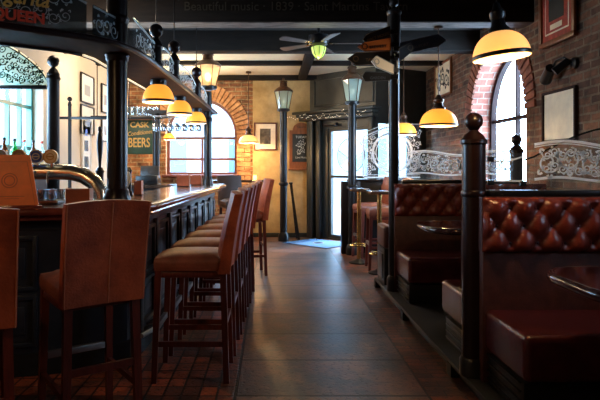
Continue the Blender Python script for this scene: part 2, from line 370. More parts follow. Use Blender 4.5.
def wall(name, org, du, nrm, u0, u1, z0, z1, ops, mat, thick, rmat=None):
    """front face passes org+du*u ; nrm points INTO the room; ops=(uc,hw,zs,zspring,arched)"""
    mb = MB(); rv = MB()
    du = Vector((*du, 0)).normalized(); n = Vector((*nrm, 0)).normalized(); o = Vector((*org, 0))
    P = lambda u, z, t=0: o+du*u+Vector((0, 0, z))-n*t
    us = u0
    def quad(a, b, c, d): mb.add([a, b, c, d], [[0, 1, 2, 3]])
    for uc, hw, zs, zp, arched in sorted(ops):
        quad(P(us, z0), P(uc-hw, z0), P(uc-hw, z1), P(us, z1))
        N = 24 if arched else 1
        xs = [uc-hw*math.cos(PI*i/N) if arched else (uc-hw, uc+hw)[i] for i in range(N+1)]
        top = [zp+math.sqrt(max(0, hw*hw-(x-uc)**2)) if arched else zp for x in xs]
        for i in range(N):
            quad(P(xs[i], top[i]), P(xs[i+1], top[i+1]), P(xs[i+1], z1), P(xs[i], z1))
            rv.add([P(xs[i], top[i]), P(xs[i+1], top[i+1]), P(xs[i+1], top[i+1], thick), P(xs[i], top[i], thick)], [[0, 1, 2, 3]])
        if zs > z0: quad(P(uc-hw, z0), P(uc+hw, z0), P(uc+hw, zs), P(uc-hw, zs))
        for x in (uc-hw, uc+hw): rv.add([P(x, zs), P(x, zp), P(x, zp, thick), P(x, zs, thick)], [[0, 1, 2, 3]])
        rv.add([P(uc-hw, zs), P(uc+hw, zs), P(uc+hw, zs, thick), P(uc-hw, zs, thick)], [[0, 1, 2, 3]])
        # outer leaf round the opening
        us = uc+hw
    quad(P(us, z0), P(u1, z0), P(u1, z1), P(us, z1))
    w_ = struct(mb.build(name, mat, smooth=10))
    if ops: rv.build('reveal', rmat or mat, w_, smooth=50)
    return w_
def window(name, org, du, nrm, uc, hw, zs, zp, arched, fmat, verts=(), hors=(), fw=.06, glassmat='win_glass', topglass=None):
    """frame + bars + pane lying in the plane through org"""
    a = math.atan2(du[1], du[0]); m = T(org[0], org[1], 0) @ RZ(a)
    fr = MB(m)
    def out(off):
        N = 24; pts = [(uc-hw+off, zs+off)]
        if arched: pts += [(uc-(hw-off)*math.cos(PI*i/N), zp+(hw-off)*math.sin(PI*i/N)) for i in range(N+1)]
        else: pts += [(uc-hw+off, zp-off), (uc+hw-off, zp-off)]
        return pts+[(uc+hw-off, zs+off)]
    A, B = out(0), out(fw); n = len(A); d = .035
    vs = [(x, s*d, z) for s in (-1, 1) for (x, z) in A] + [(x, s*d, z) for s in (-1, 1) for (x, z) in B]
    fs = []
    for i in range(n):
        j = (i+1) % n
        fs += [[i, j, 2*n+j, 2*n+i], [n+i, n+j, 3*n+j, 3*n+i], [2*n+i, 2*n+j, 3*n+j, 3*n+i], [i, j, n+j, n+i]]
    fr.add(vs, fs)
    w_ = struct(fr.build(name, fmat))
    bars = MB(m)
    for u in verts:
        if isinstance(u, tuple): u, zlo, zhi = u
        else:
            zt = zp+math.sqrt(max(0, hw*hw-(u-uc)**2)) if arched else zp
            zlo, zhi = zs+.02, zt-.02
        bars.box((u, 0, (zlo+zhi)/2), (.04, .05, zhi-zlo))
    for z in hors:
        h = hw if z <= zp or not arched else math.sqrt(max(0, hw*hw-(z-zp)**2))
        bars.box((uc, 0, z), (2*h-.03, .052, .045))
    if verts or hors: bars.build('glazing_bars', fmat, w_)
    g = MB(m); N = 24
    pts = out(fw*.6); k = len(pts)
    g.add([(x, -.004, z) for x, z in pts]+[(x, .004, z) for x, z in pts], [list(range(k)), [k+i for i in range(k)][::-1]]+[[i, (i+1) % k, k+(i+1) % k, k+i] for i in range(k)])
    g.build('pane', glassmat, w_)
    return w_

# ------------------------------------------------------------------ structure
ZC = 3.13
YB = -2.2
def slab(name, x0, x1, y0, y1, z, mat, t=.1, up=True):
    return struct(MB().box(((x0+x1)/2, (y0+y1)/2, z-t/2 if up else z+t/2), (x1-x0, y1-y0, t)).build(name, mat))
slab('floor', -3.3, -.218, YB-.1, 11.2, 0, 'floor_tile')
slab('floor.001', -.218, .919, YB-.1, 11.2, 0, 'floor_slab')
slab('floor.002', .919, 3.3, YB-.1, 11.2, 0, 'floor_border')
slab('ceiling', -3.3, 3.3, YB-.1, 7.6, ZC, 'ceil_dark', up=False)
struct(MB().prism([(-3.2, 7.6), (3.15, 7.6), (3.15, 10.25), (2.8, 10.1), (1.75, 9.55), (.75, 10.55), (.75, 10.85), (-3.2, 10.85)], 3.02, 3.12).build('ceiling.001', 'ceil_cream'))
WX, LX, BY = 2.75, -2.82, 10.5
# back wall: brick stretch left, plaster to the right; arched window
wall('wall_back', (0, BY), (1, 0), (0, -1), LX-.1, -.66+.30, 0, 3.1, [(-1.325, .665, 1.16, 1.93, True)], 'brick_back', .3, 'arch_brick')
wall('wall_back_plaster', (0, BY-.001), (1, 0), (0, -1), -.36, .78, 0, 3.1, [], 'plaster', .3)
wall('wall_left', (LX, 0), (0, 1), (1, 0), YB, BY+.1, 0, 3.3, [(5.75, 1.15, .95, 2.35, False)], 'cream', .25)
wall('wall_right', (WX, 0), (0, 1), (-1, 0), YB, BY-.46, 0, 3.3, [(2.1, .28, 1.6, 2.2, True), (6.88, .82, 1.0, 1.95, True)], 'brick_right', .3, 'jamb_brick')
wall('wall_front', (0, YB), (1, 0), (0, 1), LX, WX, 0, 3.3, [], 'brick_front', .25)
window('window_1', (0, BY+.17), (1, 0), (0, -1), -1.325, .665, 1.16, 1.93, True, 'frame_wood', [(-1.325, 1.2, 1.86)], [1.46, 1.86], fw=.05)
window('window_2', (LX-.16, 0), (0, 1), (1, 0), 5.75, 1.15, .95, 2.35, False, 'teal', [4.95, 5.4, 5.85, 6.3, 6.6], [1.55, 2.05], fw=.05)
window('window_3', (WX+.28, 0), (0, 1), (-1, 0), 6.88, .82, 1.0, 1.95, True, 'frame_dark', [6.90], [1.93], fw=.06)
window('window_4', (WX+.28, 0), (0, 1), (-1, 0), 2.1, .28, 1.6, 2.2, True, 'frame_dark', [], [2.18], fw=.04)
# brick arch ring over the back window (radial bricks) and side brick pier
ring = MB(); nb = 30
for i in range(nb):
    a0 = PI*i/nb+.012; a1 = PI*(i+1)/nb-.012; r0, r1 = .665, .665+.27+random.uniform(-.01, .012); y0 = BY-.03-random.uniform(0, .012)
    c = [(-1.325+r*math.cos(a), 1.93+r*math.sin(a)) for r, a in ((r0, a0), (r1, a0), (r1, a1), (r0, a1))]
    ring.add([(x, y0, z) for x, z in c]+[(x, BY+.01, z) for x, z in c], [[0, 1, 2, 3], [4, 7, 6, 5], [0, 4, 5, 1], [1, 5, 6, 2], [2, 6, 7, 3], [3, 7, 4, 0]])
for i in range(22):
    z = .04+i*.086
    for x0, x1 in (((-.66, -.40), ) if i % 2 else ((-.66, -.52), (-.51, -.40))):
        ring.box(((x0+x1)/2, BY-.012, z+.038), (x1-x0-.008, .045, .074))
o = struct(ring.build('trim_1', 'arch_brick', smooth=20))
# right window brick arch ring on the wall face
ring = MB(); nb = 34
for i in range(nb):
    a0 = PI*i/nb+.01; a1 = PI*(i+1)/nb-.01; r0, r1 = .82, .82+.24
    c = [(6.88+r*math.cos(a), 1.95+r*math.sin(a)) for r, a in ((r0, a0), (r1, a0), (r1, a1), (r0, a1))]
    x0 = WX-.015-random.uniform(0, .01)
    ring.add([(x0, y, z) for y, z in c]+[(WX+.01, y, z) for y, z in c], [[0, 1, 2, 3], [4, 7, 6, 5], [0, 4, 5, 1], [1, 5, 6, 2], [2, 6, 7, 3], [3, 7, 4, 0]])
M['ring_right'] = pbr('arch_brick_right', (.26, .09, .055), .85, var=.5, scale=7, bump=.5, bscale=40)
struct(ring.build('trim_2', 'ring_right', smooth=20))
# window sill ledges
struct(MB().box((-1.325, BY+.06, 1.15), (1.45, .34, .04), .008).build('trim_3', 'frame_wood'))
# entrance: chamfer wall A(.71,10.5)->B(1.75,9.46), then B->C(2.75,10.0)
s2 = math.sqrt(.5)
Adir = (s2, -s2); An = (-s2, -s2)
LA = 1.04/s2
wa = wall('wall_entrance', (.71, 10.5), Adir, An, 0, LA, 0, 3.05, [(.90, .47, .03, 2.02, False)], 'lobby', .12, 'lobby')
window('door_1', (.71+.06*s2, 10.5+.06*s2), Adir, An, .90, .47, .03, 2.02, False, 'lobby', [], [1.14], fw=.06)
Cd = Vector((1.0, .54, 0)).normalized(); Cn = Vector((Cd.y, -Cd.x, 0))
wall('wall_lobby', (1.75, 9.46), Cd[:2], Cn[:2], 0, 1.15, 0, 3.05, [(.42, .38, 1.1, 2.1, False)], 'lobby', .12, 'lobby')
window('window_5', (1.75-Cn.x*.06, 9.46-Cn.y*.06), Cd[:2], Cn[:2], .42, .38, 1.1, 2.1, False, 'lobby', [], [], fw=.04)
for nm, uc, W, org, d, n, zc, H in (('portal_door', .93, .8, (.71, 10.5), Adir, An, 1.0, 1.95), ('portal_lobby', .42, .7, (1.75, 9.46), Cd[:2], Cn[:2], 1.6, 1.0)):
    p = (org[0]+d[0]*uc-n[0]*.16, org[1]+d[1]*uc-n[1]*.16, zc)
    q = Vector((n[0], n[1], 0)).to_track_quat('-Z', 'Z').to_euler()
    portal(nm, p, q, H if False else W, H)
# stained glass roundel leading in the door head
ml = T(.71, 10.5, 0) @ RZ(math.atan2(Adir[1], Adir[0])) @ T(.93, .03, 0)
lead = MB(ml)
ribbon(lead, [(.30*math.cos(a), 1.52+.30*math.sin(a)) for a in [2*PI*i/32 for i in range(32)]], .012, .004, True)
ribbon(lead, [(.05*math.cos(a), 1.45+.05*math.sin(a)) for a in [2*PI*i/12 for i in range(12)]], .008, .004, True)
for a in (.3, 1.5, 2.7, 3.9, 5.2): ribbon(lead, [(.05*math.cos(a), 1.45+.05*math.sin(a)), (.32*math.cos(a*1.02), 1.5+.30*math.sin(a))], .008, .004)
lp = thing('stained_glass_panel', 'round stained glass panel in the upper pane of the entrance door', 'stained glass')
lead.build('leading', 'black', lp)
for mt, a0, a1 in (('stain_p', 2.75, 3.85), ('stain_r', 3.95, 5.1), ('stain_g', 5.3, 6.4)):
    g = MB(ml); pts = [(.05*math.cos(a0), 1.45+.05*math.sin(a0))]+[(.285*math.cos(a0+(a1-a0)*i/8), 1.52+.285*math.sin(a0+(a1-a0)*i/8)) for i in range(9)]
    k = len(pts); g.add([(x, -.003, z) for x, z in pts]+[(x, .003, z) for x, z in pts], [list(range(k)), [k+i for i in range(k)][::-1]]+[[i, (i+1) % k, k+(i+1) % k, k+i] for i in range(k)])
    g.build('coloured_glass', mt, lp)
# pilasters, cornice, bulkhead panel
mA = T(.71, 10.5, 0) @ RZ(math.atan2(Adir[1], Adir[0]))
tr = MB(mA)
tr.box((.08, -.06, 1.1), (.14, .10, 2.2), .01); tr.box((.27, -.05, 1.1), (.10, .09, 2.2), .01)
for u in (.04, .08, .12): tr.box((u, -.113, 1.15), (.014, .012, 1.9))
tr.box((1.42, -.05, 1.1), (.10, .09, 2.2), .01)
struct(tr.build('trim_4', 'lobby'))
cor = MB(mA)
cor.box((LA/2-.05, -.10, 2.26), (LA+.25, .20, .05), .01); cor.box((LA/2-.05, -.075, 2.20), (LA+.2, .15, .07), .01); cor.box((LA/2-.05, -.13, 2.31), (LA+.35, .26, .05), .01)
for u0, u1 in ((.12, .95), (1.02, 1.42)):
    for (c, d) in ((((u0+u1)/2, 2.44), (u1-u0, .03)), (((u0+u1)/2, 2.92), (u1-u0, .03)), ((u0, 2.68), (.03, .5)), ((u1, 2.68), (.03, .5))):
        cor.box((c[0], -.012, c[1]), (d[0], .024, d[1]), .004)
struct(cor.build('trim_5', 'lobby'))
# plaster wall skirting
struct(MB().box((.2, BY-.012, .04), (1.1, .022, .08), .004).build('baseboard_back', 'lobby'))
# ceiling beams
def beam(name, y0, y1, z0, z1, x0=-3.2, x1=3.1):
    b = struct(MB().box(((x0+x1)/2, (y0+y1)/2, (z0+z1)/2), (x1-x0, y1-y0, z1-z0), .008).build(name, 'beam'))
    return b
for i, (y0, y1, z0, z1) in enumerate(((3.95, 4.2, 2.86, 3.14), (5.87, 6.13, 2.853, 3.14), (7.40, 7.62, 2.86, 3.14), (8.95, 9.08, 2.955, 3.03), (10.38, 10.49, 2.93, 3.03))):
    beam('ceiling_beam', y0, y1, z0, z1)
struct(MB().box((0, 6.0, 2.850), (5.5, .235, .006)).build('trim_6', 'beam_under'))
struct(MB().box((.56, 9.0, 2.975), (.15, 2.7, .09), .01).build('ceiling_beam', 'beam'))
bt = text('beam_lettering', 'Beautiful music · 1839 · Saint Martins Tavern', .13, 'gold_dim', bpy.data.objects['ceiling_beam.001'], T(.25, 5.866, 3.01) @ UPX)
# platform under the booths
plat = MB(); plat.box((1.14+.8, 1.975, .085), (1.6, 8.55, .03), .005)
plat.box((1.94, 1.975, .035), (1.5, 8.45, .07))
plat.box((1.165, 6.2, .04), (.06, .09, .078)); plat.box((1.165, 4.9, .04), (.06, .09, .078)); plat.box((1.165, 3.6, .04), (.06, .09, .078))
struct(plat.build('booth_platform', 'black_wood'))

# ------------------------------------------------------------------ outside the windows
struct(MB().box((0, 26, -.35), (60, 30, .1)).build('ground', 'street'))
fb = MB(); fb.box((-4, 24, 3.5), (22, 1, 8)); bl = tag(fb.build('street_building', 'facade'), 'pale building across the street seen through the arched window', 'building')
for i in range(7):
    for z in (1.7, 4.4):
        MB().box((-12.5+i*2.8, 23.49, z), (1.0, .06, 1.5)).build('facade_window', 'facade_win', bl)
cr = thing('parked_car', 'pale car parked outside beyond the arched window', 'car', (-2.6, 15.5, -.3))
body = MB(); prof = [(-2.1, .25), (-2.15, .65), (-1.9, .82), (-1.2, .92), (-.6, 1.38), (.7, 1.40), (1.35, .95), (2.05, .82), (2.15, .5), (2.1, .25)]
body.add([(x, -.8, z) for x, z in prof]+[(x, .8, z) for x, z in prof], [list(range(10)), list(range(10, 20))[::-1]]+[[i, (i+1) % 10, 10+(i+1) % 10, 10+i] for i in range(10)])
body.build('body', 'car', cr)
for x in (-1.35, 1.35):
    for y in (-.75, .75): MB().cyl((x, y-.1, .32), (x, y+.1, .32), .32, 20).build('wheel', 'tyre', cr)
MB().add([(-.95, -.81, .95), (1.15, -.81, .95), (.65, -.81, 1.32), (-.55, -.81, 1.32), (-.95, .81, .95), (1.15, .81, .95), (.65, .81, 1.32), (-.55, .81, 1.32)], [[0, 1, 2, 3], [7, 6, 5, 4], [0, 4, 5, 1], [1, 5, 6, 2], [2, 6, 7, 3], [3, 7, 4, 0]]).build('side_windows', 'facade_win', cr)

# ------------------------------------------------------------------ bar counter (island with a chamfered near corner)
outer = [(-2.56, 3.155), (-1.42, 3.46), (-1.16, 3.54), (-.98, 3.63), (-.85, 3.78), (-.79, 3.98), (-.635, 7.75), (-.66, 7.95), (-.74, 8.05), (-2.0, 8.10)]
def off(pts, d):
    """inset to the left-hand (inner) side, open polyline"""
    r = []
    for i, p in enumerate(pts):
        n_ = Vector((0, 0))
        for a, b in ((i-1, i), (i, i+1)):
            if a >= 0 and b < len(pts):
                e = Vector(pts[b])-Vector(pts[a]); n_ += Vector((-e.y, e.x)).normalized()
        n_.normalize(); r.append((p[0]+n_.x*d, p[1]+n_.y*d))
    return r
def strip(mb, A, B, z0, z1):
    n = len(A)
    vs = [(*p, z0) for p in A]+[(*p, z0) for p in B]+[(*p, z1) for p in A]+[(*p, z1) for p in B]
    fs = [[0, 2*n, 3*n, n], [n-1, 2*n-1, 4*n-1, 3*n-1]]
    for i in range(n-1):
        j = i+1
        fs += [[i, j, n+j, n+i], [2*n+i, 3*n+i, 3*n+j, 2*n+j], [i, 2*n+i, 2*n+j, j], [n+i, n+j, 3*n+j, 3*n+i]]
    mb.add(vs, fs)
inn = [(-2.66, 3.69), (-1.9, 3.90), (-1.62, 3.98), (-1.50, 4.05), (-1.42, 4.15), (-1.38, 4.3), (-1.25, 7.35), (-1.27, 7.42), (-1.33, 7.5), (-2.0, 7.55)]
bar = thing('bar_counter', 'long dark bar counter with glossy top and panelled blue-black front', 'bar counter')
mb = MB(); strip(mb, off(outer, .03), inn, 1.035, 1.08); mb.build('countertop', 'bar_top', bar, 20)
mb = MB(); mb.tube([(*p, 1.058) for p in off(outer, .028)], .026, 10); mb.build('nosing', 'nosing', bar)
mb = MB(); strip(mb, off(outer, .055), off(outer, .085), 1.0795, 1.0815); mb.build('inlay_strip', 'chrome', bar)
mb = MB(); mb.tube([(*p, 1.015) for p in off(outer, .07)], .018, 8); mb.build('under_moulding', 'nosing', bar)
bo = off(outer, .17); bi = off(outer, .5)
mb = MB(); strip(mb, bo, bi, 0, 1.036); mb.build('body', 'bar_blue', bar, 20)
mb = MB(); strip(mb, off(outer, .145), off(outer, .18), 0, .14); strip(mb, off(outer, .155), off(outer, .18), .93, 1.0); mb.build('plinth', 'black_wood', bar, 20)
# raised panels along the front
def panels(a, b, n):
    a = Vector((*a, 0)); b = Vector((*b, 0)); d = (b-a); L = d.length; m = Matrix.Translation(a) @ RZ(math.atan2(d.y, d.x))
    for i in range(n):
        u0 = L*i/n+.06; u1 = L*(i+1)/n-.06; mb = MB(m)
        for z0, z1 in ((.2, .5), (.56, .88)):
            for c, e in ((((u0+u1)/2, z0), (u1-u0, .03)), (((u0+u1)/2, z1), (u1-u0, .03)), ((u0, (z0+z1)/2), (.03, z1-z0+.03)), ((u1, (z0+z1)/2), (.03, z1-z0+.03))):
                mb.box((c[0], -.010, c[1]), (e[0], .026, e[1]), .006)
            mb.box(((u0+u1)/2, -.004, (z0+z1)/2), (u1-u0-.12, .014, z1-z0-.12), .006)
        mb.build('front_panel', 'bar_blue', bar)
        pl = MB(m); pl.box((L*i/n, -.012, .53), (.07, .04, .80), .006); pl.build('pilaster', 'black_wood', bar)
panels(bo[5], bo[6], 8); panels(bo[0], bo[1], 3)
# foot rail
fr = thing('foot_rail', 'dull metal foot rail along the foot of the bar', 'rail')
fpts = off(outer, .04)
MB().tube([(*p, .19) for p in fpts[4:-2]], .016, 8).build('tube', 'steel_dark', fr)
for q in range(7):
    y = 4.2+q*.58; x = -.79+.0411*(y-3.98)-.04
    MB().cyl((x, y, .19), (x-.12, y, .16), .012, 8).build('bracket', 'steel_dark', fr)
# back bar inside the island
bb = thing('back_bar', 'dark back bar cabinet along the cream wall behind the taps', 'cabinet')
MB().box((-2.58, 5.6, .45), (.44, 4.3, .9), .01).build('body', 'black_wood', bb)
MB().box((-2.55, 5.6, .925), (.50, 4.4, .05), .01).build('top', 'bar_top', bb)
for q in range(5): MB().box((-2.352, 3.9+q*.86, .48), (.024, .76, .72), .01).build('door', 'bar_blue', bb)

# ------------------------------------------------------------------ canopy / gantry over the bar
can = thing('bar_canopy', 'dark wooden canopy shelf hanging over the bar with edge lighting', 'canopy')
co = [(-3.0, 2.30), (-2.2, 2.60), (-1.48, 3.05), (-1.095, 3.36), (-.98, 3.52), (-.915, 3.72), (-.89, 4.0), (-.87, 4.77), (-.82, 8.30), (-1.8, 8.4)]
ci = [(-3.0, 2.85), (-2.3, 3.08), (-1.75, 3.36), (-1.35, 3.66), (-1.28, 3.78), (-1.25, 3.92), (-1.25, 4.2), (-1.25, 4.9), (-1.21, 7.95), (-1.8, 8.0)]
M['canopy'] = pbr('canopy_wood', (.05, .024, .014), .65, spec=.15, var=.35, stretch=(1, 1, 1))
mb = MB(); strip(mb, co, ci, 2.10, 2.13); mb.build('shelf', 'canopy', can, 20)
mb = MB(); mb.tube([(*p, 2.115) for p in co], .02, 8); mb.build('edge_moulding', 'maroon', can)
mb = MB(); strip(mb, ci, off(ci, .02), 2.085, 2.13); mb.build('inner_lip', 'black_wood', can, 20)
mb = MB(); strip(mb, off(ci[4:9], -.012), off(ci[4:9], -.001), 2.086, 2.098); mb.build('led_strip', 'led', can, 20)
point('backbar_light', (-2.1, 7.6, 2.5), 45, (1, .78, .54), .15); point('backbar_light_b', (-1.9, 5.4, 2.75), 22, (1, .78, .54), .15); point('back_wall_fill', (-1.5, 9.3, 2.55), 60, (1, .76, .48), .15)  # points without fittings; the last is a fill added to brighten brick and ceiling

def round_post(name, label, x, y, z0, z1, r, collars=(), mat='black', cat='post', flutes=False, group=None):
    p = thing(name, label, cat, (x, y, z0), 0, group); H = z1-z0
    MB().lathe([(r, .0), (r, H)], 24).build('shaft', mat, p)
    MB().lathe([(r*1.35, 0), (r*1.35, .05), (r*1.2, .07), (r*1.12, .10), (r*1.001, .11)], 24).build('base', mat, p)
    for c in collars:
        MB().lathe([(r*1.0, c-z0-.04), (r*1.12, c-z0-.03), (r*1.12, c-z0-.01), (r*1.22, c-z0), (r*1.12, c-z0+.01), (r*1.0, c-z0+.02)], 24).build('collar', mat, p)
    return p
def ball_cap(p, r, z, R, mat):
    """turned neck and ball above a post of radius r; z is the local top of the post"""
    MB().lathe([(r*1.0, z-.03), (r*1.15, z-.02), (r*1.15, z), (r*.95, z+.012), (r*.8, z+.03), (r*.45, z+R*.9), (r*.38, z+R*1.05), (r*.5, z+R*1.2)], 20).build('neck', mat, p)
    MB().sphere((0, 0, z+R*2.05), R, 20).build('ball', mat, p)
round_post('column', 'black round column rising from the near corner of the bar', -1.05, 3.80, 1.08, 3.13, .068, (2.09, 2.34), cat='column', mat='maroon')
def short_post(lbl, x, y, z0, h, r, R, mat='maroon'):
    p = thing('finial_post', lbl, 'post', (x, y, z0), 0, 'ball-topped posts on the canopy')
    MB().lathe([(r*1.25, 0), (r*1.25, .03), (r, .04), (r, h)], 18).build('shaft', mat, p); ball_cap(p, r, h, R, mat); return p
short_post('ball-topped post on the canopy, nearest the big bar column', -.93, 4.5, 2.13, .185, .045, .056)
short_post('ball-topped post on the canopy between the first and second lamps', -.91, 5.21, 2.13, .20, .046, .058)
short_post('smallest ball-topped post on the canopy before the lit lantern', -.90, 6.68, 2.13, .20, .050, .062)
for dx, (x, y, l) in enumerate(((-.985, 7.1, 'a'), )): pass
# thin suspension rods from ceiling to the shelf posts
for (x, y, l) in ((-.93, 4.5, 'thin black rod hanging above the nearest ball post'), (-.91, 5.21, 'thin black rod hanging above the second ball post'), (-.90, 6.68, 'thin black rod hanging above the third ball post')):
    r_ = MB().cyl((x, y, 2.50), (x, y, 3.13), .005, 6).build('hanging_rod', 'black'); tag(r_, l, 'rod')

def glass_panel(name, label, a, b, z0, topf, mat='screen_glass', etch='etch_soft', border=True, dens=1.0, ew=.006, seed=1, th=.008, ecov=(.1, .9), ehfun=None, edge=None, cat='glass screen', group=None):
    """upright glass between plan points a,b; topf(t in 0..1)->height"""
    a = Vector((*a, 0)); b = Vector((*b, 0)); d = b-a; L = d.length; ang = math.atan2(d.y, d.x)
    t = thing(name, label, cat, (a.x, a.y, z0), ang, group)
    N = 20; pts = [(0, 0)] + [(L*i/N, topf(i/N)) for i in range(N+1)] + [(L, 0)]
    g = MB(); k = len(pts)
    g.add([(x, -th/2, z) for x, z in pts]+[(x, th/2, z) for x, z in pts], [list(range(k)), [k+i for i in range(k)][::-1]]+[[i, (i+1) % k, k+(i+1) % k, k+i] for i in range(k)])
    g.build('pane', mat, t, 20)
    e = MB(T(0, -th/2-.002, 0))
    if ehfun: ehfun(e, L)
    else: scrolls(e, L*.06, L*.94, lambda u: topf(u/L)*ecov[0], lambda u: topf(u/L)*ecov[1], ew, dens, seed)
    if border: ribbon(e, [(L*i/N, topf(i/N)-.012) for i in range(N+1)], .012)
    e.build('etching', etch, t, 20)
    if edge:
        m_ = MB(); m_.tube([(L*i/N, 0, topf(i/N)) for i in range(N+1)], th*.75, 6); m_.build('polished_edge', edge, t)
    return t
# signed panel at the left
la, lb = (-2.35, 2.56), (-1.12, 3.38)
La = (Vector(lb)-Vector(la)).length
lt = glass_panel('canopy_glass_panel', 'large dark glass panel with yellow and red lettering on the canopy', la, lb, 2.135, lambda t: .20+.26*math.sin(min(1, (1-t)*1.6)*PI/2), 'screen_dark', 'etch_soft', dens=2.0, ew=.004, seed=5, group=None)
text('script_lettering', 'Margarita', .125, 'yellow_paint', lt, T(1.26, -.012, .165) @ UPX, shear=.25, bold=.002, align='RIGHT', extr=.003, sx=.85)
text('block_lettering', 'QUEEN', .085, 'red_paint', lt, T(1.24, -.012, .055) @ UPX, bold=.003, align='RIGHT', extr=.003, sx=1.0)
glass_panel('canopy_glass_panel', 'narrow amber-edged glass panel just left of the bar column', (-1.10, 3.44), (-1.04, 3.70), 2.135, lambda t: .20, 'screen_dark', dens=1, group=None)
def swoop(h0, h1, s=1): return lambda t: h0+(h1-h0)*t**.8
glass_panel('canopy_glass_panel', 'etched canopy glass panel right of the bar column', (-.965, 3.90), (-.935, 4.44), 2.135, lambda t: .24-.05*t, dens=1, ew=.005, seed=2, edge='edge')
glass_panel('canopy_glass_panel', 'etched canopy glass panel between the first two ball posts', (-.93, 4.56), (-.91, 5.16), 2.135, lambda t: .10+.12*math.sin(PI*(.15+.7*t)), seed=3, edge='edge', ew=.005)
glass_panel('canopy_glass_panel', 'etched canopy glass panel between the second and third ball posts', (-.91, 5.27), (-.90, 6.60), 2.135, lambda t: .10+.13*math.sin(PI*(.15+.7*t)), seed=4, edge='edge', ew=.005)
glass_panel('canopy_glass_panel', 'etched canopy glass panel beneath the lit lantern', (-.90, 6.76), (-.89, 7.70), 2.135, lambda t: .10+.12*math.sin(PI*(.15+.7*t)), seed=6, edge='edge', ew=.005)
round_post('column', 'black column at the far end of the bar carrying the lit lantern', -.90, 7.86, 1.08, 2.38, .055, (2.0, ), cat='column')
round_post('column', 'black column beside the green beer sign at the inner bar corner', -1.66, 8.02, 1.08, 2.10, .05, (), cat='column')

# canopy lamps
def dome_lamp(name, label, loc, R, h, shade, cord=0, group=None, energy=10, capmat='black', tilt=0, rim=True):
    """loc = centre of the rim"""
    t = thing(name, label, 'lamp', loc, 0, group)
    if tilt: t.rotation_euler = (0, tilt, 0)
    n = 10
    prof = [(R*math.cos(a)**.85 if i < n else R*.30, h*math.sin(a)) for i, a in enumerate([PI/2*k/(n+1.2) for k in range(n+1)])]
    prof = [(r, z) for r, z in prof if r > R*.28]
    MB().lathe(prof, 32, caps=False).build('lamp_shade', shade, t)
    MB().lathe([(r*.97, z-.002) for r, z in prof], 32, caps=False).build('shade_lining', 'lamp_in', t)
    if rim: MB().lathe([(R*1.0, .022), (R*1.012, .018), (R*1.012, .006), (R, .002)], 32, caps=False).build('rim', 'black', t)
    zt = prof[-1][1]
    if cord is not None and cord > 0:
        MB().lathe([(R*.36, zt-.012), (R*.36, zt+.01), (R*.26, zt+.03), (R*.22, zt+.06), (R*.28, zt+.075), (R*.28, zt+.10), (R*.16, zt+.12), (R*.10, zt+.15)], 20).build('gallery', capmat, t)
        MB().cyl((0, 0, zt+.15), (0, 0, cord), .006 if R > .15 else .004, 6).build('cord', 'copper' if R > .15 else 'black', t)
        MB().lathe([(.05, cord-.03), (.045, cord-.01), (.045, cord)], 14).build('ceiling_rose', capmat, t)
    else:
        MB().lathe([(R*.5, zt-.012), (R*.52, zt+.005), (R*.52, zt+.03), (R*.45, zt+.035)], 20).build('gallery', capmat, t)
    MB().sphere((0, 0, h*.42), R*.17, 12).build('bulb', 'bulb', t)
    if energy: point('lamp_light', (loc[0], loc[1], loc[2]+h*.05), energy, WARM, .05)
    return t
zl = 2.10
for i, (x, y, r) in enumerate(((-.99, 4.88, .138), (-1.005, 6.09, .138), (-1.0, 7.37, .137))):
    lab = ['nearest yellow dome lamp under the bar canopy', 'middle yellow dome lamp under the bar canopy', 'farthest yellow dome lamp under the bar canopy'][i]
    dome_lamp('dome_lamp', lab, (x, y, zl-.05-.155), r, .165, 'lamp_y', 0, 'dome lamps under the canopy', 7)
dome_lamp('pendant_lamp', 'small yellow pendant lamp in front of the arched window', (-1.83, 10.0, 1.80), .115, .12, 'lamp_y', 1.22, None, 14)
dome_lamp('pendant_lamp', 'pale yellow pendant lamp hanging before the ochre wall', (-.42, 10.0, 1.74), .18, .15, 'lamp_pale', 1.28, None, 42, 'copper')
dome_lamp('pendant_lamp', 'large yellow pendant lamp at the upper right above the near booth', (1.19, 2.90, 1.904), .143, .14, 'lamp_pale', 1.22, 'booth pendants', 14, 'black', tilt=-.10)
dome_lamp('pendant_lamp', 'yellow pendant lamp hanging over the second booth', (1.80, 6.05, 1.77), .20, .19, 'lamp_y', 1.082, 'booth pendants', 20, 'copper')
dome_lamp('pendant_lamp', 'yellow pendant lamp farthest back, half behind the signpost', (1.93, 8.2, 1.79), .185, .18, 'lamp_y', 1.23, 'booth pendants', 20, 'copper')
dome_lamp('pendant_lamp', 'added pendant lamp outside the frame, warming the near stools', (-1.7, 1.3, 2.2), .20, .20, 'lamp_pale', .93, None, 21, 'copper')  # unseen pendant added to throw warm light on the near stools and menu

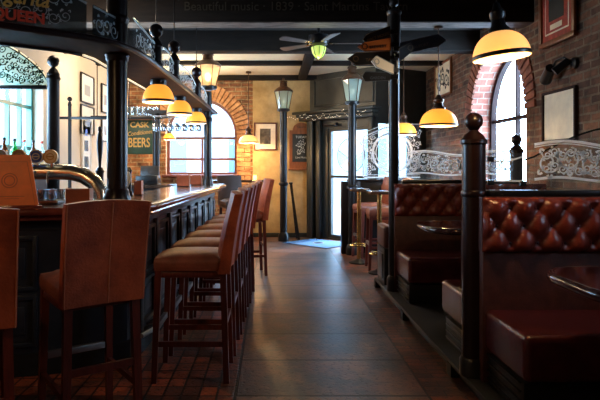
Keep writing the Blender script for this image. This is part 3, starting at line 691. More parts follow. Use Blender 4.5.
# ------------------------------------------------------------------ lanterns
def lantern(parent, z, H, W, gmat, lit=False):
    """six sided lantern head; z local base"""
    b = W*.30; tp = W*.5
    MB().lathe([(b*.5, z-.05), (b*1.1, z-.03), (b*1.15, z), (b*1.0, z+.012)], 12).build('cradle', 'black', parent)
    MB().lathe([(b*.92, z+.012), (tp*.90, z+H*.56)], 6, caps=False).build('lantern_panes', gmat, parent)
    fr_ = MB()
    for i in range(6):
        a = 2*PI*i/6; fr_.bar((b*math.cos(a), b*math.sin(a), z+.01), (tp*.93*math.cos(a), tp*.93*math.sin(a), z+H*.56), .010)
    fr_.build('frame', 'copper', parent)
    MB().lathe([(tp*.98, z+H*.55), (tp*1.02, z+H*.57), (tp*.75, z+H*.66), (tp*.42, z+H*.72), (tp*.36, z+H*.84), (tp*.46, z+H*.85), (tp*.40, z+H*.89), (tp*.10, z+H*.93), (tp*.12, z+H*.96), (tp*.03, z+H)], 12).build('roof', 'copper', parent)
    MB().sphere((0, 0, z+H*.26), .042 if lit else .03, 12, 1.5).build('bulb', 'bulb' if lit else 'bulb_dim', parent)
    for i in range(4):
        a = PI/4+PI/2*i; MB().cyl((b*1.05*math.cos(a), b*1.05*math.sin(a), z-.035), (b*1.2*math.cos(a), b*1.2*math.sin(a), z+.0), .008, 6).build('bracket', 'black', parent)
def lamp_post(label, x, y, zb, z0, H, W):
    p = thing('lantern_post', label, 'lantern', (x, y, z0))
    r = .064; h = zb-z0-.03
    MB().lathe([(r, 0), (r, h)], 18).build('pole', 'black', p)
    MB().lathe([(r*1.5, 0), (r*1.5, .10), (r*1.2, .14), (r*1.02, .16)], 18).build('base', 'black', p)
    MB().lathe([(r*1.0, .98), (r*1.35, 1.0), (r*1.35, 1.03), (r*1.0, 1.05)], 18).build('collar', 'black', p)
    lantern(p, zb-z0, H, W, 'lantern_glass'); return p
lamp_post('tall black lantern post standing before the ochre back wall', .205, 9.95, 2.34, 0, .56, .34)
lamp_post('tall black lantern post right of the chalkboard by the half wall', 1.21, 8.45, 2.30, 0, .60, .33)
t = thing('lantern', 'lit copper lantern standing on the column at the far end of the canopy', 'lantern', (-.90, 7.86, 2.41))
lantern(t, .04, .52, .38, 'lantern_lit', True); point('lantern_light', (-.90, 7.86, 2.62), 17, WARM, .04)

# ------------------------------------------------------------------ bar stools
def bar_stool():
    t = thing('bar_stool', '', 'bar stool')
    # seat: soft rounded pad
    bm = bmesh.new(); bmesh.ops.create_cube(bm, size=1)
    bmesh.ops.subdivide_edges(bm, edges=bm.edges[:], cuts=5, use_grid_fill=True)
    for v in bm.verts:
        x, y, z = v.co.x*2, v.co.y*2, v.co.z*2
        X = .194*x; Y = .222*y; f = (1-.10*abs(x)**6*0)
        dome = .022*(1-x*x)*(1-y*y*.6)
        zz = .735+.052*z+(dome if z > 0 else 0)
        rnd = (max(abs(x), abs(y)))**8
        if z > .5: zz -= .016*rnd
        if z < -.5: zz += .01*rnd
        sc_ = 1-.022*abs(z)**4
        v.co = Vector((X*sc_, Y*sc_, zz))
    MB().bm(bm).build('seat', 'seat_leather_shaded', t, 60)
    # back : curved slab y from rear
    n, k = 10, 10; vs = []; fs = []
    def P(i, j, s):
        u = -1+2*i/n; q = j/k; z = .675+.495*q
        lean = -.215-.055*q-.035*q*q
        y = lean + .028*u*u*(-1) + .028 + s*(.046-.014*q)*(1-.25*u**8)
        w_ = .200+.006*q
        return (u*w_, y, z+.012*(1-u*u)*(1 if j == k else 0))
    for s in (-1, 1):
        for j in range(k+1):
            for i in range(n+1): vs.append(P(i, j, s))
    S = (n+1)*(k+1)
    for j in range(k):
        for i in range(n):
            a = j*(n+1)+i; fs += [[a, a+1, a+n+2, a+n+1], [S+a, S+a+n+1, S+a+n+2, S+a+1]]
    for i in range(n): fs += [[i, S+i, S+i+1, i+1], [k*(n+1)+i, k*(n+1)+i+1, S+k*(n+1)+i+1, S+k*(n+1)+i]]
    for j in range(k): a = j*(n+1); b = a+n; fs += [[a, a+n+1, S+a+n+1, S+a], [b, S+b, S+b+n+1, b+n+1]]
    bk = MB().add(vs, fs).build('backrest', 'leather', t, 60)
    sm = MB(); sm.tube([(.02, P(5, j, -1)[1]-.001, .675+.495*j/k) for j in range(k+1)], .0035, 6)
    for u_ in (-.97, .97): sm.tube([(u_*(.200+.006*j/k), P(10, j, -1)[1]-.0005, .675+.495*j/k) for j in range(k+1)], .003, 6)
    sm.build('seam', 'seam', bk)
    for sx in (-1, 1):
        MB().bar((sx*.170, .195, .70), (sx*.185, .220, 0), .040, w2=.032).build('leg', 'stool_wood', t)
        MB().bar((sx*.165, -.205, .72), (sx*.182, -.228, 0), .040, w2=.034).build('leg', 'stool_wood', t)
        MB().bar((sx*.18, -.22, .24), (sx*.18, .21, .24), .020, .032).build('stretcher', 'stool_wood', t)
    MB().bar((-.175, -.22, .36), (.175, -.22, .36), .020, .034).build('stretcher', 'stool_wood', t)
    fs_ = MB().bar((-.175, .213, .33), (.175, .213, .33), .022, .034).build('stretcher', 'stool_wood', t)
    MB().box((0, .213, .333), (.31, .028, .036), .002).build('wear_plate', 'steel_dark', fs_)
    MB().box((0, .01, .668), (.37, .41, .035), .004).build('apron', 'stool_wood', t)
    return t
st = bar_stool(); g = 'tan leather stools along the bar'
st.location = (-.51, 3.655, 0); st.rotation_euler = (0, 0, PI/2); st['group'] = g
st['label'] = 'tan leather bar stool nearest in the row, seen side on'
names = ['second tan leather bar stool in the row along the bar', 'third tan leather bar stool in the row along the bar', 'fourth tan leather bar stool in the row along the bar', 'fifth tan leather bar stool in the row along the bar', 'sixth tan leather bar stool in the row along the bar']
for i, nm in enumerate(names):
    y = 3.655+.50*(i+1); copy_tree(st, (-.51+.030*(y-3.655), y, 0), PI/2+random.uniform(-.03, .03), nm, g)
copy_tree(st, (-.33, 6.98, 0), PI/2+.18, 'last tan leather bar stool, standing slightly apart at the bar end', g)
copy_tree(st, (-.955, 2.92, 0), .62, 'tan leather bar stool seen from behind at the bar corner', g)
copy_tree(st, (-1.355, 2.45, 0), .50, 'tan leather bar stool cut off by the left edge of the photo', g)
# stools beyond the right post by the high tables
c1 = copy_tree(st, (1.45, 8.16, 0), PI/2+.2, 'tan stool behind the lantern post in the far right corner', 'stools at the high tables')
c2 = copy_tree(st, (1.47, 7.30, 0), PI/2-.05, 'tan stool just left of the tall signpost by the high table', 'stools at the high tables')
# chairs by the arched window
c3 = copy_tree(st, (-.62, 9.15, 0), PI+.35, 'dark brown stool by the table under the arched window')
for ch in kids(c3):
    ch.data = ch.data.copy(); ch.data.materials[0] = M['dark_chair']

def high_table(label, x, y, sx, sy, z, metal=False):
    t = thing('high_table', label, 'table', (x, y, 0))
    MB().box((0, 0, z-.02), (sx, sy, .04), .012).build('tabletop', 'bar_top', t)
    MB().cyl((0, 0, .03), (0, 0, z-.04), .03, 12).build('pole', 'brass' if metal else 'black', t)
    MB().lathe([(.14, 0), (.14, .015), (.06, .04), (.035, .06)], 24).build('base', 'black', t)
    if metal:
        MB().tube([(.12*math.cos(a), .12*math.sin(a), .25) for a in [2*PI*i/24 for i in range(25)]], .012, 8).build('foot_ring', 'brass', t)
    return t
high_table('dark high table beneath the arched window at the back', -.62, 9.82, .95, .42, 1.09)
high_table('small high table beside the far half wall', 1.20, 7.72, .26, .40, 1.03, True)
high_table('small high table just left of the tall signpost', 1.34, 6.98, .28, .36, 1.03, True)
cd = thing('candle_glass', 'glowing amber candle glass on the table before the ochre wall', 'candle', (-.30, 9.86, 1.092))
MB().lathe([(.03, 0), (.035, .04), (.03, .08), (.028, .08), (.03, .02)], 16).build('glass', 'candle', cd); point('candle_light', (-.30, 9.95, 1.26), 7.0, (1, .5, .18), .03)

# leaning easel by the first lantern post
ez = thing('folded_easel', 'black folded board easel leaning beside the lantern post', 'easel', (.40, 10.22, 0))
MB().bar((-.06, 0, 1.02), (.085, -.10, 0), .045, .03).build('leg', 'black', ez); MB().bar((-.05, .03, 1.02), (.06, .06, 0), .045, .03).build('leg', 'black', ez)
MB().box((-.055, .015, 1.02), (.07, .06, .03), .005).build('hinge', 'black', ez)

# ------------------------------------------------------------------ booths
def tufted(mb, w, h, m, dx=.157, dz=.20, d=.055, edge=.03):
    nx = int(w/.0118); nz = int(h/.0118); vs = []; fs = []
    for j in range(nz+1):
        for i in range(nx+1):
            x = w*i/nx; z = h*j/nz
            a = (x/dx+(z-.055)/dz); b = (x/dx-(z-.055)/dz)
            s_ = abs(math.sin(PI*a)*math.sin(PI*b))
            y = d*(.25+.75*s_**.5)
            # button pits
            fa = min(1, math.hypot(math.sin(PI*a), math.sin(PI*b))*1.1); y *= (.25+.75*fa**.7)
            e = min(x, w-x, z, h-z); y *= min(1, max(0, e)/edge)**.5
            vs.append((x, -y, z))
    for j in range(nz):
        for i in range(nx): a = j*(nx+1)+i; fs.append([a, a+1, a+nx+2, a+nx+1])
    mb.add(vs, fs, m)
def booth(label, y, facing, x0=1.20, x1=2.70, depth=.56, seat_z=.52, back=True, tuft=(.847, 1.165)):
    """back plane at y, bench extends towards facing (-1 = to the viewer)"""
    t = thing('booth_bench', label, 'bench', (x0, y, .10), 0)
    s = facing; w_ = x1-x0; z0 = -.10
    def Y(v): return s*v
    # base with moulded end panel
    MB().box((w_/2+.02, Y(depth/2-.02), .085), (w_-.04, depth-.06, .17), .004).build('base', 'black_wood', t)
    ep = MB()
    for q in range(4): ep.box((.035, Y(depth/2-.02), .03+.045*q), (.02, depth-.12, .007), .002)
    ep.build('end_moulding', 'black', t)
    st_ = MB(); st_.box((w_/2+.01, Y(depth/2+.02), (seat_z-.10-.235)+.1175), (w_-.02, depth-.02, .235), .035, seg=4); st_.build('seat', 'ox', t, 60)
    if back:
        MB().box((w_/2, Y(.03), (tuft[0]-.10)/2), (w_-.01, .06, tuft[0]-.10), .006).build('back_panel', 'ox_dark', t)
        tf = MB(); tw = w_-.01
        m = T(.005, Y(.055), tuft[0]-.10) if s < 0 else T(.005+tw, Y(.055), tuft[0]-.10) @ RZ(PI)
        tufted(tf, tw, tuft[1]-tuft[0], m)
        tf.build('tufted_back', 'ox_tuft', t, 80)
        MB().box((w_/2, Y(.028), (tuft[0]+tuft[1])/2-.10), (w_-.005, .058, tuft[1]-tuft[0])).build('back_core', 'ox_dark', t)
        bt_ = MB(); dx, dz = .157, .2; h = tuft[1]-tuft[0]
        for i in range(0, 40):
            for j in range(-2, 8):
                if (i+j) % 2: continue
                x = i*dx/2; z = .055+j*dz/2
                if .03 < x < tw-.03 and .02 < z < h-.02:
                    xx = .005+x if s < 0 else .005+tw-x
                    bt_.sphere((xx, Y(.062), tuft[0]-.10+z), .009, 8)
        bt_.build('buttons', 'ox', t)
    return t
def partition(label, y, x0, x1, th=.10, z=1.165):
    t = thing('booth_partition', label, 'partition', (x0, y, .10))
    w_ = x1-x0
    MB().box((w_/2, 0, (z-.10)/2), (w_, th, z-.10), .004).build('panel', 'black_wood', t)
    MB().box((w_/2, 0, z-.10+.018), (w_, th, .036), .01).build('top_rail', 'black', t)
    return t
partition('dark partition behind the near booth bench', 3.33, 1.275, 2.72)
booth('near booth bench with tufted oxblood leather back', 3.275, -1, 1.205)
booth('oxblood bench backing onto the near partition, facing away', 3.385, 1, 1.215, depth=.70, tuft=(.80, 1.16))
partition('dark partition behind the second booth bench', 5.62, 1.30, 2.40)
booth('second booth bench with tufted oxblood leather back', 5.565, -1, 1.20)
eb = thing('bench_arm', 'grey-lit leather arm end of the bench beyond the signpost', 'bench', (1.16, 6.0, .10))
MB().box((.05, 0, .50), (.10, .40, .23), .03, seg=4).build('arm_pad', 'ox_dark', eb); MB().box((.05, 0, .19), (.09, .38, .38), .006).build('panel', 'black_wood', eb)
MB().box((.0, 0, .19), (.012, .26, .26), .003).build('moulding', 'black', eb)
# half wall at the back right
hw_ = thing('half_wall', 'black half wall by the far lantern post below the etched circle screen', 'partition', (1.16, 8.62, 0))
MB().box((.70, 0, .55), (1.40, .09, 1.10), .004).build('panel', 'black_wood', hw_); MB().box((.70, 0, 1.115), (1.40, .14, .04), .01).build('top_rail', 'black', hw_)
MB().box((.04, -.04, .55), (.28, .16, 1.10), .006).build('end_post', 'black', hw_)
MB().box((.95, -.12, .75), (.9, .12, .62), .03).build('padded_back', 'leather', hw_)

# newel posts
def newel(label, x, y, zt, r, R):
    p = thing('newel_post', label, 'post', (x, y, .10)); h = zt-.10
    MB().lathe([(r, 0), (r, h)], 24).build('shaft', 'maroon', p)
    MB().lathe([(r*1.2, 0), (r*1.2, .09), (r*1.04, .11)], 24).build('base', 'black', p)
    MB().lathe([(r*1.0, 1.06), (r*1.08, 1.07), (r*1.08, 1.09), (r, 1.10)], 24).build('collar', 'maroon', p)
    ball_cap(p, r, h, R, 'maroon'); return p
newel('ball-topped dark newel post at the near booth corner', 1.205, 3.345, 1.50, .068, .054)
newel('ball-topped black post by the right window', 2.47, 5.66, 1.50, .062, .052)
sp = thing('signpost', 'tall black signpost column from booth platform to ceiling', 'column', (1.215, 5.58, .10))
MB().lathe([(.052, 0), (.052, 2.36), (.062, 2.40), (.066, 2.74), (.066, 2.75)], 24).build('shaft', 'black', sp)
MB().lathe([(.07, 0), (.07, .12), (.055, .15)], 24).build('base', 'black', sp)
MB().lathe([(.066, 2.74), (.075, 2.76), (.075, 2.78), (.03, 2.80), (.02, 2.83)], 24).build('collar', 'black', sp)
MB().sphere((0, 0, 2.87), .05, 18).build('ball', 'black', sp)
MB().cyl((0, 0, 2.9), (0, 0, 3.03), .02, 10).build('ceiling_stud', 'black', sp)
# glass screens on partitions
def etch_band(z0, z1, rows=1, w=.008, seed=2):
    def f(e, L):
        top = lambda u: z1+.02*math.sin(u*9)+.012; bot = lambda u: z0+.012*math.sin(u*11)
        ribbon(e, [(L*.05+(L*.92)*i/50, top(L*.92*i/50)) for i in range(51)], w*1.6)
        ribbon(e, [(L*.05+(L*.92)*i/50, bot(L*.92*i/50)) for i in range(51)], w*1.6)
        ribbon(e, [(L*.05+(L*.92)*i/50, top(L*.92*i/50)-.016) for i in range(51)], w*.6)
        scrolls(e, L*.06, L*.96, lambda u: bot(u)+.015, lambda u: top(u)-.02, w, rows, seed)
        scrolls(e, L*.09, L*.96, lambda u: bot(u)+.02, lambda u: top(u)-.03, w*.6, 2, seed+5)
    return f
def arch_top(h0, h1, lead=.12): return lambda t: h0+(h1-h0)*math.sin(PI*min(1, max(0, (t+lead)/(1+2*lead))))
g1 = glass_panel('glass_screen', 'arched etched glass screen on top of the near booth partition', (1.50, 3.33), (2.68, 3.33), 1.21, arch_top(.17, .37, -.02), 'screen_glass', 'etch', border=False, ehfun=etch_band(.055, .25, .8, .010), edge='screen_dark', seed=4)
sg = glass_panel('glass_screen', 'narrow clear glass side screen beside the near newel post', (1.285, 3.33), (1.49, 3.33), 1.21, lambda t: .21, 'screen_glass', 'etch', border=False, ehfun=lambda e, L: (ribbon(e, [(.0, .165), (L*.55, .16), (L, .19)], .009), ribbon(e, [(0, .045), (L, .045)], .01)))
for (x, z) in ((1.30, 1.245), (1.30, 1.385), (1.49, 1.24)):
    MB().box((x-1.285, 0, z-1.21), (.035, .03, .03), .004).build('clip', 'black', sg)
g2 = glass_panel('glass_screen', 'etched glass screen on top of the second booth partition', (1.30, 5.62), (2.39, 5.62), 1.21, lambda t: .16+.16*min(1, t/.25)*(1 if t < .9 else 1-(t-.9)), 'screen_glass', 'etch', border=False, ehfun=etch_band(.05, .25, 1, .010, 9), seed=9)
def circ_etch(e, L):
    H = .82
    for off_, w_ in ((.02, .022), (.06, .008)):
        ribbon(e, [(off_, off_), (off_, .66-off_), (.16, .72-off_*.7), (.34, .80-off_), (L-.1, .82-off_)], w_); ribbon(e, [(off_, off_), (L, off_)], w_)
    for r, w_ in ((.30, .034), (.25, .010)): ribbon(e, [(.46+r*math.cos(a), .40+r*math.sin(a)) for a in [2*PI*i/40 for i in range(40)]], w_, closed=True)
    scrolls(e, .06, .22, lambda u: .08, lambda u: .66, .008, 5, 3); scrolls(e, .7, L-.02, lambda u: .1, lambda u: .74, .008, 4, 5)
    scrolls(e, .28, .66, lambda u: .22, lambda u: .6, .006, 2, 8)
glass_panel('glass_screen', 'tall etched glass screen with a circle above the far half wall', (1.39, 8.62), (2.28, 8.62), 1.14, lambda t: .70+.14*min(1, t/.4), 'screen_glass', 'etch', border=False, ehfun=circ_etch, edge='edge')
# booth tables
def booth_table(label, x, y, sx, sy):
    t = thing('booth_table', label, 'table', (x, y, .10))
    r = .22; pts = []
    for cx, cy, a0 in ((sx/2-r, sy/2-r, 0), (-sx/2+r, sy/2-r, PI/2), (-sx/2+r, -sy/2+r, PI), (sx/2-r, -sy/2+r, 3*PI/2)):
        for i in range(7): a = a0+PI/2*i/6; pts.append((cx+r*math.cos(a), cy+r*math.sin(a)))
    mb = MB(); mb.prism(pts, .715, .75); mb.build('tabletop', 'table_top', t, 30)
    n = len(pts); e = MB(); e.tube([(*p, .727) for p in pts+pts[:1]], .026, 10); e.build('edge_moulding', 'table_top', t)
    for dx in (-.35, .35):
        MB().cyl((dx, 0, .04), (dx, 0, .715), .032, 14).build('leg', 'black', t); MB().lathe([(.17, 0), (.17, .012), (.05, .04), (.035, .06)], 20, T(dx, 0, 0)).build('foot', 'black', t)
    return t
M['table_top'] = pbr('dark_polished_tabletop', (.030, .012, .013), .10, var=.4, scale=3, coat=.4)
booth_table('dark polished table with rounded corners in the near booth', 1.98, 2.42, 1.36, .70)
booth_table('dark polished table in the second booth', 1.97, 4.70, 1.40, .66)

# ------------------------------------------------------------------ directional signs on the signpost
def arrow_sign(label, mat, px, tipx, z0, z1, zt0, zt1, dyaw, txt=None, tmat='gold_dim', rot=0, tip=.10, emblem=None, fwd=0):
    """arrow board from post at x=px to tipx (local metres along x); z0..z1 at post, zt0..zt1 where the point begins"""
    t = thing('direction_sign', label, 'sign', (1.215, 5.49-fwd, 0), dyaw, 'arrow signs on the signpost')
    s = 1 if tipx > px else -1; xe = tipx-s*tip
    pts = [(px, z0), (xe, zt0), (tipx, (zt0+zt1)/2), (xe, zt1), (px, z1)]
    mb = MB(); k = 5; th = .012
    mb.add([(x, -th, z) for x, z in pts]+[(x, th, z) for x, z in pts], [list(range(k)), [k+i for i in range(k)][::-1]]+[[i, (i+1) % k, k+(i+1) % k, k+i] for i in range(k)])
    mb.build('board', mat, t)
    MB().box((px*.5, .02, (z0+z1)/2), (abs(px)+.04, .04, .04)).build('bracket', 'black', t)
    e = MB(T(0, -th-.001, 0)); sl = ((zt0+zt1)/2-(z0+z1)/2)/(xe-px)
    if txt: text('lettering', txt, .038, tmat, t, T((px+xe)/2, -th-.001, ((z0+z1)/2+(zt0+zt1)/2)/2-.015) @ RY(-math.atan(sl)) @ UPX, extr=.001, bold=.001)
    e2 = MB(T(0, -th-.001, 0)); ribbon(e2, pts, .006, closed=True); e2.build('border', tmat, t)
    if emblem: e3 = MB(T(0, -th-.001, 0)); c = (xe+s*.0, (zt0+zt1)/2); ribbon(e3, [(c[0]+.025*math.cos(a), c[1]+.025*math.sin(a)) for a in [2*PI*i/12 for i in range(12)]], .008, closed=True); e3.build('emblem', emblem, t)
    return t
def zz(y): return 1.35-(y-165)*5.49/560
def xx(p): return (p-272)*5.49/560-1.215
M['sign_text'] = pbr('tan_sign_text', (.16, .10, .04), .5); M['sign_text_b'] = pbr('blue_grey_sign_text', (.10, .12, .15), .5)
arrow_sign('uppermost dark arrow sign pointing left on the signpost', 'dark_sign', xx(390), xx(363), zz(37), zz(26), zz(44.5), zz(35), .0, 'MALT HOUSE', 'sign_text', tip=.03)
arrow_sign('orange arrow sign pointing left on the signpost', 'orange_sign', xx(390), xx(357), zz(51.5), zz(38.5), zz(52), zz(43), .0, 'BREWERY', 'dark_sign', tip=.07, emblem='dark_sign', fwd=.035)
arrow_sign('black arrow sign pointing left below the orange one', 'dark_sign', xx(390), xx(347.5), zz(64), zz(51.5), zz(65), zz(53), .0, 'TAVERN', 'sign_text', tip=.08, emblem='sign_text')
arrow_sign('small cream arrow sign pointing left on the signpost', 'white_sign', xx(391), xx(366.5), zz(75.5), zz(66.5), zz(70), zz(59), .38, None, 'badge_grey', tip=.05, emblem='badge_grey', fwd=.06)
arrow_sign('lowest dark arrow sign pointing left under the cream one', 'dark_sign', xx(390), xx(362), zz(80.5), zz(72.5), zz(81.5), zz(72), .0, 'GARDEN', 'sign_text_b', tip=.03)
arrow_sign('long navy arrow sign pointing right on the signpost', 'navy_sign', xx(400), xx(446), zz(55), zz(43), zz(46.5), zz(34.5), .0, 'BEAUFORT', 'sign_text_b', tip=.08)
arrow_sign('short blue arrow sign pointing right below the long navy one', 'navy_sign', xx(398), xx(411), zz(63), zz(50), zz(54), zz(44), .0, None, 'sign_text_b', tip=.02, emblem='sign_text_b', fwd=.05)

# ------------------------------------------------------------------ ceiling fan
fx, fy = .565, 6.78
fan = thing('ceiling_fan', 'five-bladed ceiling fan with green glass light between the beams', 'ceiling fan', (fx, fy, 2.82))
MB().lathe([(.05, .12), (.12, .10), (.13, .03), (.11, -.01), (.05, -.03)], 24).build('motor', 'black', fan)
MB().cyl((0, 0, .1), (0, 0, .31), .02, 10).build('downrod', 'black', fan)
for a in (-2, 70, 142, 214, 286):
    m = RZ(math.radians(a)) @ RX(math.radians(10)); L = .56
    bl_ = MB(m); bl_.prism([(.16, -.035), (L-.03, -.06), (L, -.03), (L, .04), (L-.03, .06), (.16, .035)], -.004, .004); b_ = bl_.build('blade', 'fan_blade', fan)
    MB(m).box((.13, 0, .0), (.12, .03, .012), .003).build('blade_iron', 'brass', b_)
MB().lathe([(.05, -.03), (.09, -.045), (.088, -.07), (.075, -.12), (.045, -.165), (.01, -.185)], 18).build('glass_shade', 'fan_glass', fan)
cg = MB()
for i in range(8):
    a = 2*PI*i/8; cg.tube([(r*math.cos(a), r*math.sin(a), z) for r, z in ((.093, -.045), (.091, -.07), (.078, -.12), (.048, -.167), (.012, -.19))], .004, 5)
cg.build('cage', 'black', fan)
point('fan_light', (fx, fy, 2.55), 4, (.9, .95, .5), .05)

# ------------------------------------------------------------------ pictures and signs
def picture(label, c, w_, h, dirv, fmat, pmat, fw=.03, mat_w=0, name='framed_picture', inner=None, tilt=0, depth=.03, cat='picture', arts=()):
    """c centre on the wall; dirv outward facing (dx,dy)"""
    t = thing(name, label, cat, c, math.atan2(dirv[1], dirv[0])+PI/2)
    if tilt: t.rotation_euler = (Matrix.Rotation(math.atan2(dirv[1], dirv[0])+PI/2, 4, 'Z') @ RX(tilt)).to_euler()
    f = MB(); y = -depth/2
    f.box((0, y, h/2-fw/2), (w_, depth, fw), .004); f.box((0, y, -h/2+fw/2), (w_, depth, fw), .004)
    f.box((-w_/2+fw/2, y, 0), (fw, depth, h-2*fw), .004); f.box((w_/2-fw/2, y, 0), (fw, depth, h-2*fw), .004); f.build('frame', fmat, t)
    if mat_w:
        MB().box((0, -.006, 0), (w_-2*fw, .006, h-2*fw)).build('mount', 'paper_cream', t); MB().box((0, -.011, 0), (w_-2*fw-2*mat_w, .005, h-2*fw-2*mat_w)).build('print', pmat, t)
    else: MB().box((0, -.008, 0), (w_-2*fw, .006, h-2*fw)).build('print', pmat, t)
    for i_, (m_, cx, cz, aw, ah) in enumerate(arts): MB().box((cx, -.013-.0025*i_, cz), (aw, .003, ah)).build('artwork', m_, t)
    return t
picture('small framed photograph on the ochre wall beside the pendant lamp', (-.125, BY-.005, 1.885), .43, .52, (0, -1), 'stool_wood', 'print_dark', .025, .09)
# right wall
RW = WX-.008
picture('large oak-framed red and black poster high on the brick wall', (RW-.02, 5.33, 3.0-.13), .66, .62+.10, (-1, 0), 'oak', 'print_red', .05, 0, arts=(('paper_cream', 0, 0, .44, .50), ('print_red', 0, 0, .41, .47), ('chalk', 0, .03, .28, .32), ('paper_cream', 0, -.19, .22, .05)))
picture('backlit-looking cream notice in a dark frame on the brick wall', (RW, 5.33, 1.82), .62, .50, (-1, 0), 'frame_dark', 'paper_cream', .025, 0, cat='notice')
sg_ = picture('cream plaque with dark curly script at the far brick wall', (RW, 8.95, 2.72), .85, .55, (-1, 0), 'oak', 'paper_cream', .03, 0, name='wall_plaque', cat='sign')
e = MB(T(0, -.014, 0)); scrolls(e, -.34, .34, lambda u: -.18, lambda u: .18, .022, 1, 4); e.build('script', 'chalk', sg_)
# spot light bracket on right wall
sl = thing('wall_spotlight', 'black double spotlight bracket on the brick wall between two frames', 'spotlight', (RW, 5.05, 2.27))
MB().lathe([(.05, 0), (.05, .03), (.02, .04)], 16, RY(-PI/2)).build('wall_plate', 'black', sl)
MB().tube([(-.03, 0, 0), (-.08, .06, .06), (-.10, .16, .05), (-.10, .24, -.02)], .012, 8).build('arm', 'black', sl)
MB().cyl((-.13, .20, -.01), (-.09, .38, -.10), .045, 16, .055).build('spot_head', 'black', sl)
MB().cyl((-.06, .03, .02), (-.16, .07, -.07), .035, 16, .04).build('spot_head', 'black', sl)
# left wall frames (facing +X)
LW = LX+.006
lf = [('uppermost framed print on the cream wall left of the column', 8.50, 2.50, .60, .44), ('framed print just below the uppermost one on the cream wall', 8.50, 2.03, .60, .44),
      ('framed print on the cream wall close to the bar column', 9.45, 2.46, .50, .48), ('small framed print low on the cream wall by the hand pump', 9.45, 1.95, .50, .42)]
for l, y, z, a, b in lf: picture(l, (LW, y, z), a, b, (1, 0), 'black', 'paper', .018, 0, arts=(('badge_grey', 0, -.02, a*.4, b*.35), ))
nb_ = picture('tall white printed notice on the cream wall behind the bar', (LW, 8.45, 1.62), .40, .80, (1, 0), 'paper', 'paper', .01, 0, name='wall_notice', cat='notice', arts=(('badge_blue', 0, .22, .10, .10), ('facade_win', 0, .02, .16, .16), ('facade_win', 0, -.22, .16, .16)))
def spot(name, loc, tgt, e, col, size=.8):
    l = bpy.data.lights.new(name, 'SPOT'); l.energy = e; l.color = col; l.spot_size = size; l.spot_blend = .5; l.shadow_soft_size = .03
    o = bpy.data.objects.new(name, l); sc.collection.objects.link(o); o.location = loc
    o.rotation_euler = (Vector(tgt)-Vector(loc)).to_track_quat('-Z', 'Y').to_euler(); return o
spot('spotlight_beam', (RW-.17, 5.13, 2.185), (1.05, 5.40, 2.35), 70, (1, .82, .6), .35)
# chalkboard
cb = thing('chalkboard', 'arched oak-framed chalkboard with white lettering on the ochre wall', 'chalkboard', (.545, BY-.006, 0))
def archpts(w_, z0, z1, N=14):
    """shouldered arch"""
    p = [(-w_/2, z0), (-w_/2, z1)]
    r = w_*.36
    for i in range(N+1): a = PI-PI*i/N; p.append((r*math.cos(a), z1+r*.9*math.sin(a)))
    return p+[(w_/2, z1), (w_/2, z0)]
p = archpts(.44, 1.27, 2.0); k = len(p)
MB().add([(x, -.03, z) for x, z in p]+[(x, 0, z) for x, z in p], [list(range(k)), [k+i for i in range(k)][::-1]]+[[i, (i+1) % k, k+(i+1) % k, k+i] for i in range(k)]).build('frame', 'oak', cb)
MB().box((0, -.035, 1.27), (.48, .06, .03), .006).build('ledge', 'oak', cb)
MB().box((0, -.034, 1.67), (.33, .010, .52), .003).build('slate', 'chalk', cb)
text('chalk_lettering', 'TODAY', .062, 'chalk_w', cb, T(0, -.041, 1.87) @ UPX); text('chalk_lettering', 'Live Music', .05, 'chalk_w', cb, T(0, -.041, 1.49) @ UPX)
e = MB(T(0, -.042, 0)); scrolls(e, -.09, .09, lambda u: 1.55, lambda u: 1.82, .006, 2, 6); e.build('chalk_drawing', 'chalk_w', cb)
text('carved_lettering', 'Tavern', .06, 'chalk', cb, T(0, -.032, 2.06) @ UPX)
# green cask beers sign, glass shelf above and brick behind
gs = thing('hanging_sign', 'green sign with gold lettering reading cask conditioned beers', 'sign', (-1.98, 8.55, 1.775))
MB().box((0, 0, 0), (.56, .03, .52), .004).build('board', 'green_sign', gs)
text('sign_lettering', 'CASK', .115, 'gold', gs, T(-.04, -.018, .185) @ UPX, bold=.003); text('sign_lettering', 'Conditioned', .095, 'gold', gs, T(-.03, -.018, .065) @ RY(-.12) @ UPX, shear=.3, sx=.82)
text('sign_lettering', 'BEERS', .20, 'gold', gs, T(-.045, -.018, -.09) @ UPX, bold=.003, sx=.64)
for sx in (-.22, .22): MB().cyl((sx, 0, .26), (sx, 0, .275), .006, 6).build('hook', 'steel_dark', gs)
sh = thing('hanging_shelf', 'dark shelf above the green sign carrying pint glasses', 'shelf', (-2.22, 8.55, 2.07))
MB().box((0, 0, 0), (1.0, .30, .03), .004).build('board', 'black_wood', sh)
MB().box((0, -.15, -.005), (1.0, .02, .05), .004).build('front_lip', 'black', sh)
for x in (-.48, .48): MB().cyl((x, .1, .015), (x, .1, .945), .008, 6).build('rod', 'black', sh)
def pint(parent=None):
    o = MB().lathe([(.001, 0), (.028, 0), (.030, .01), (.042, .145), (.0395, .145), (.028, .014), (.001, .012)], 16, caps=False).build('pint_glass', 'clear'); return o
pg = pint(); tag(pg, 'first pint glass from the left in the front row above the green sign', 'glass', 'pint glasses on the shelf above the green sign'); pg.location = (-2.20, 8.48, 2.086)
for i in range(1, 12):
    c = pg.copy(); sc.collection.objects.link(c); c.location = (-2.20+.085*(i % 6), 8.48+.11*(i//6), 2.086); c['label'] = f'{ORD[i % 6]} pint glass from the left in the {["front", "back"][i//6]} row above the green sign'
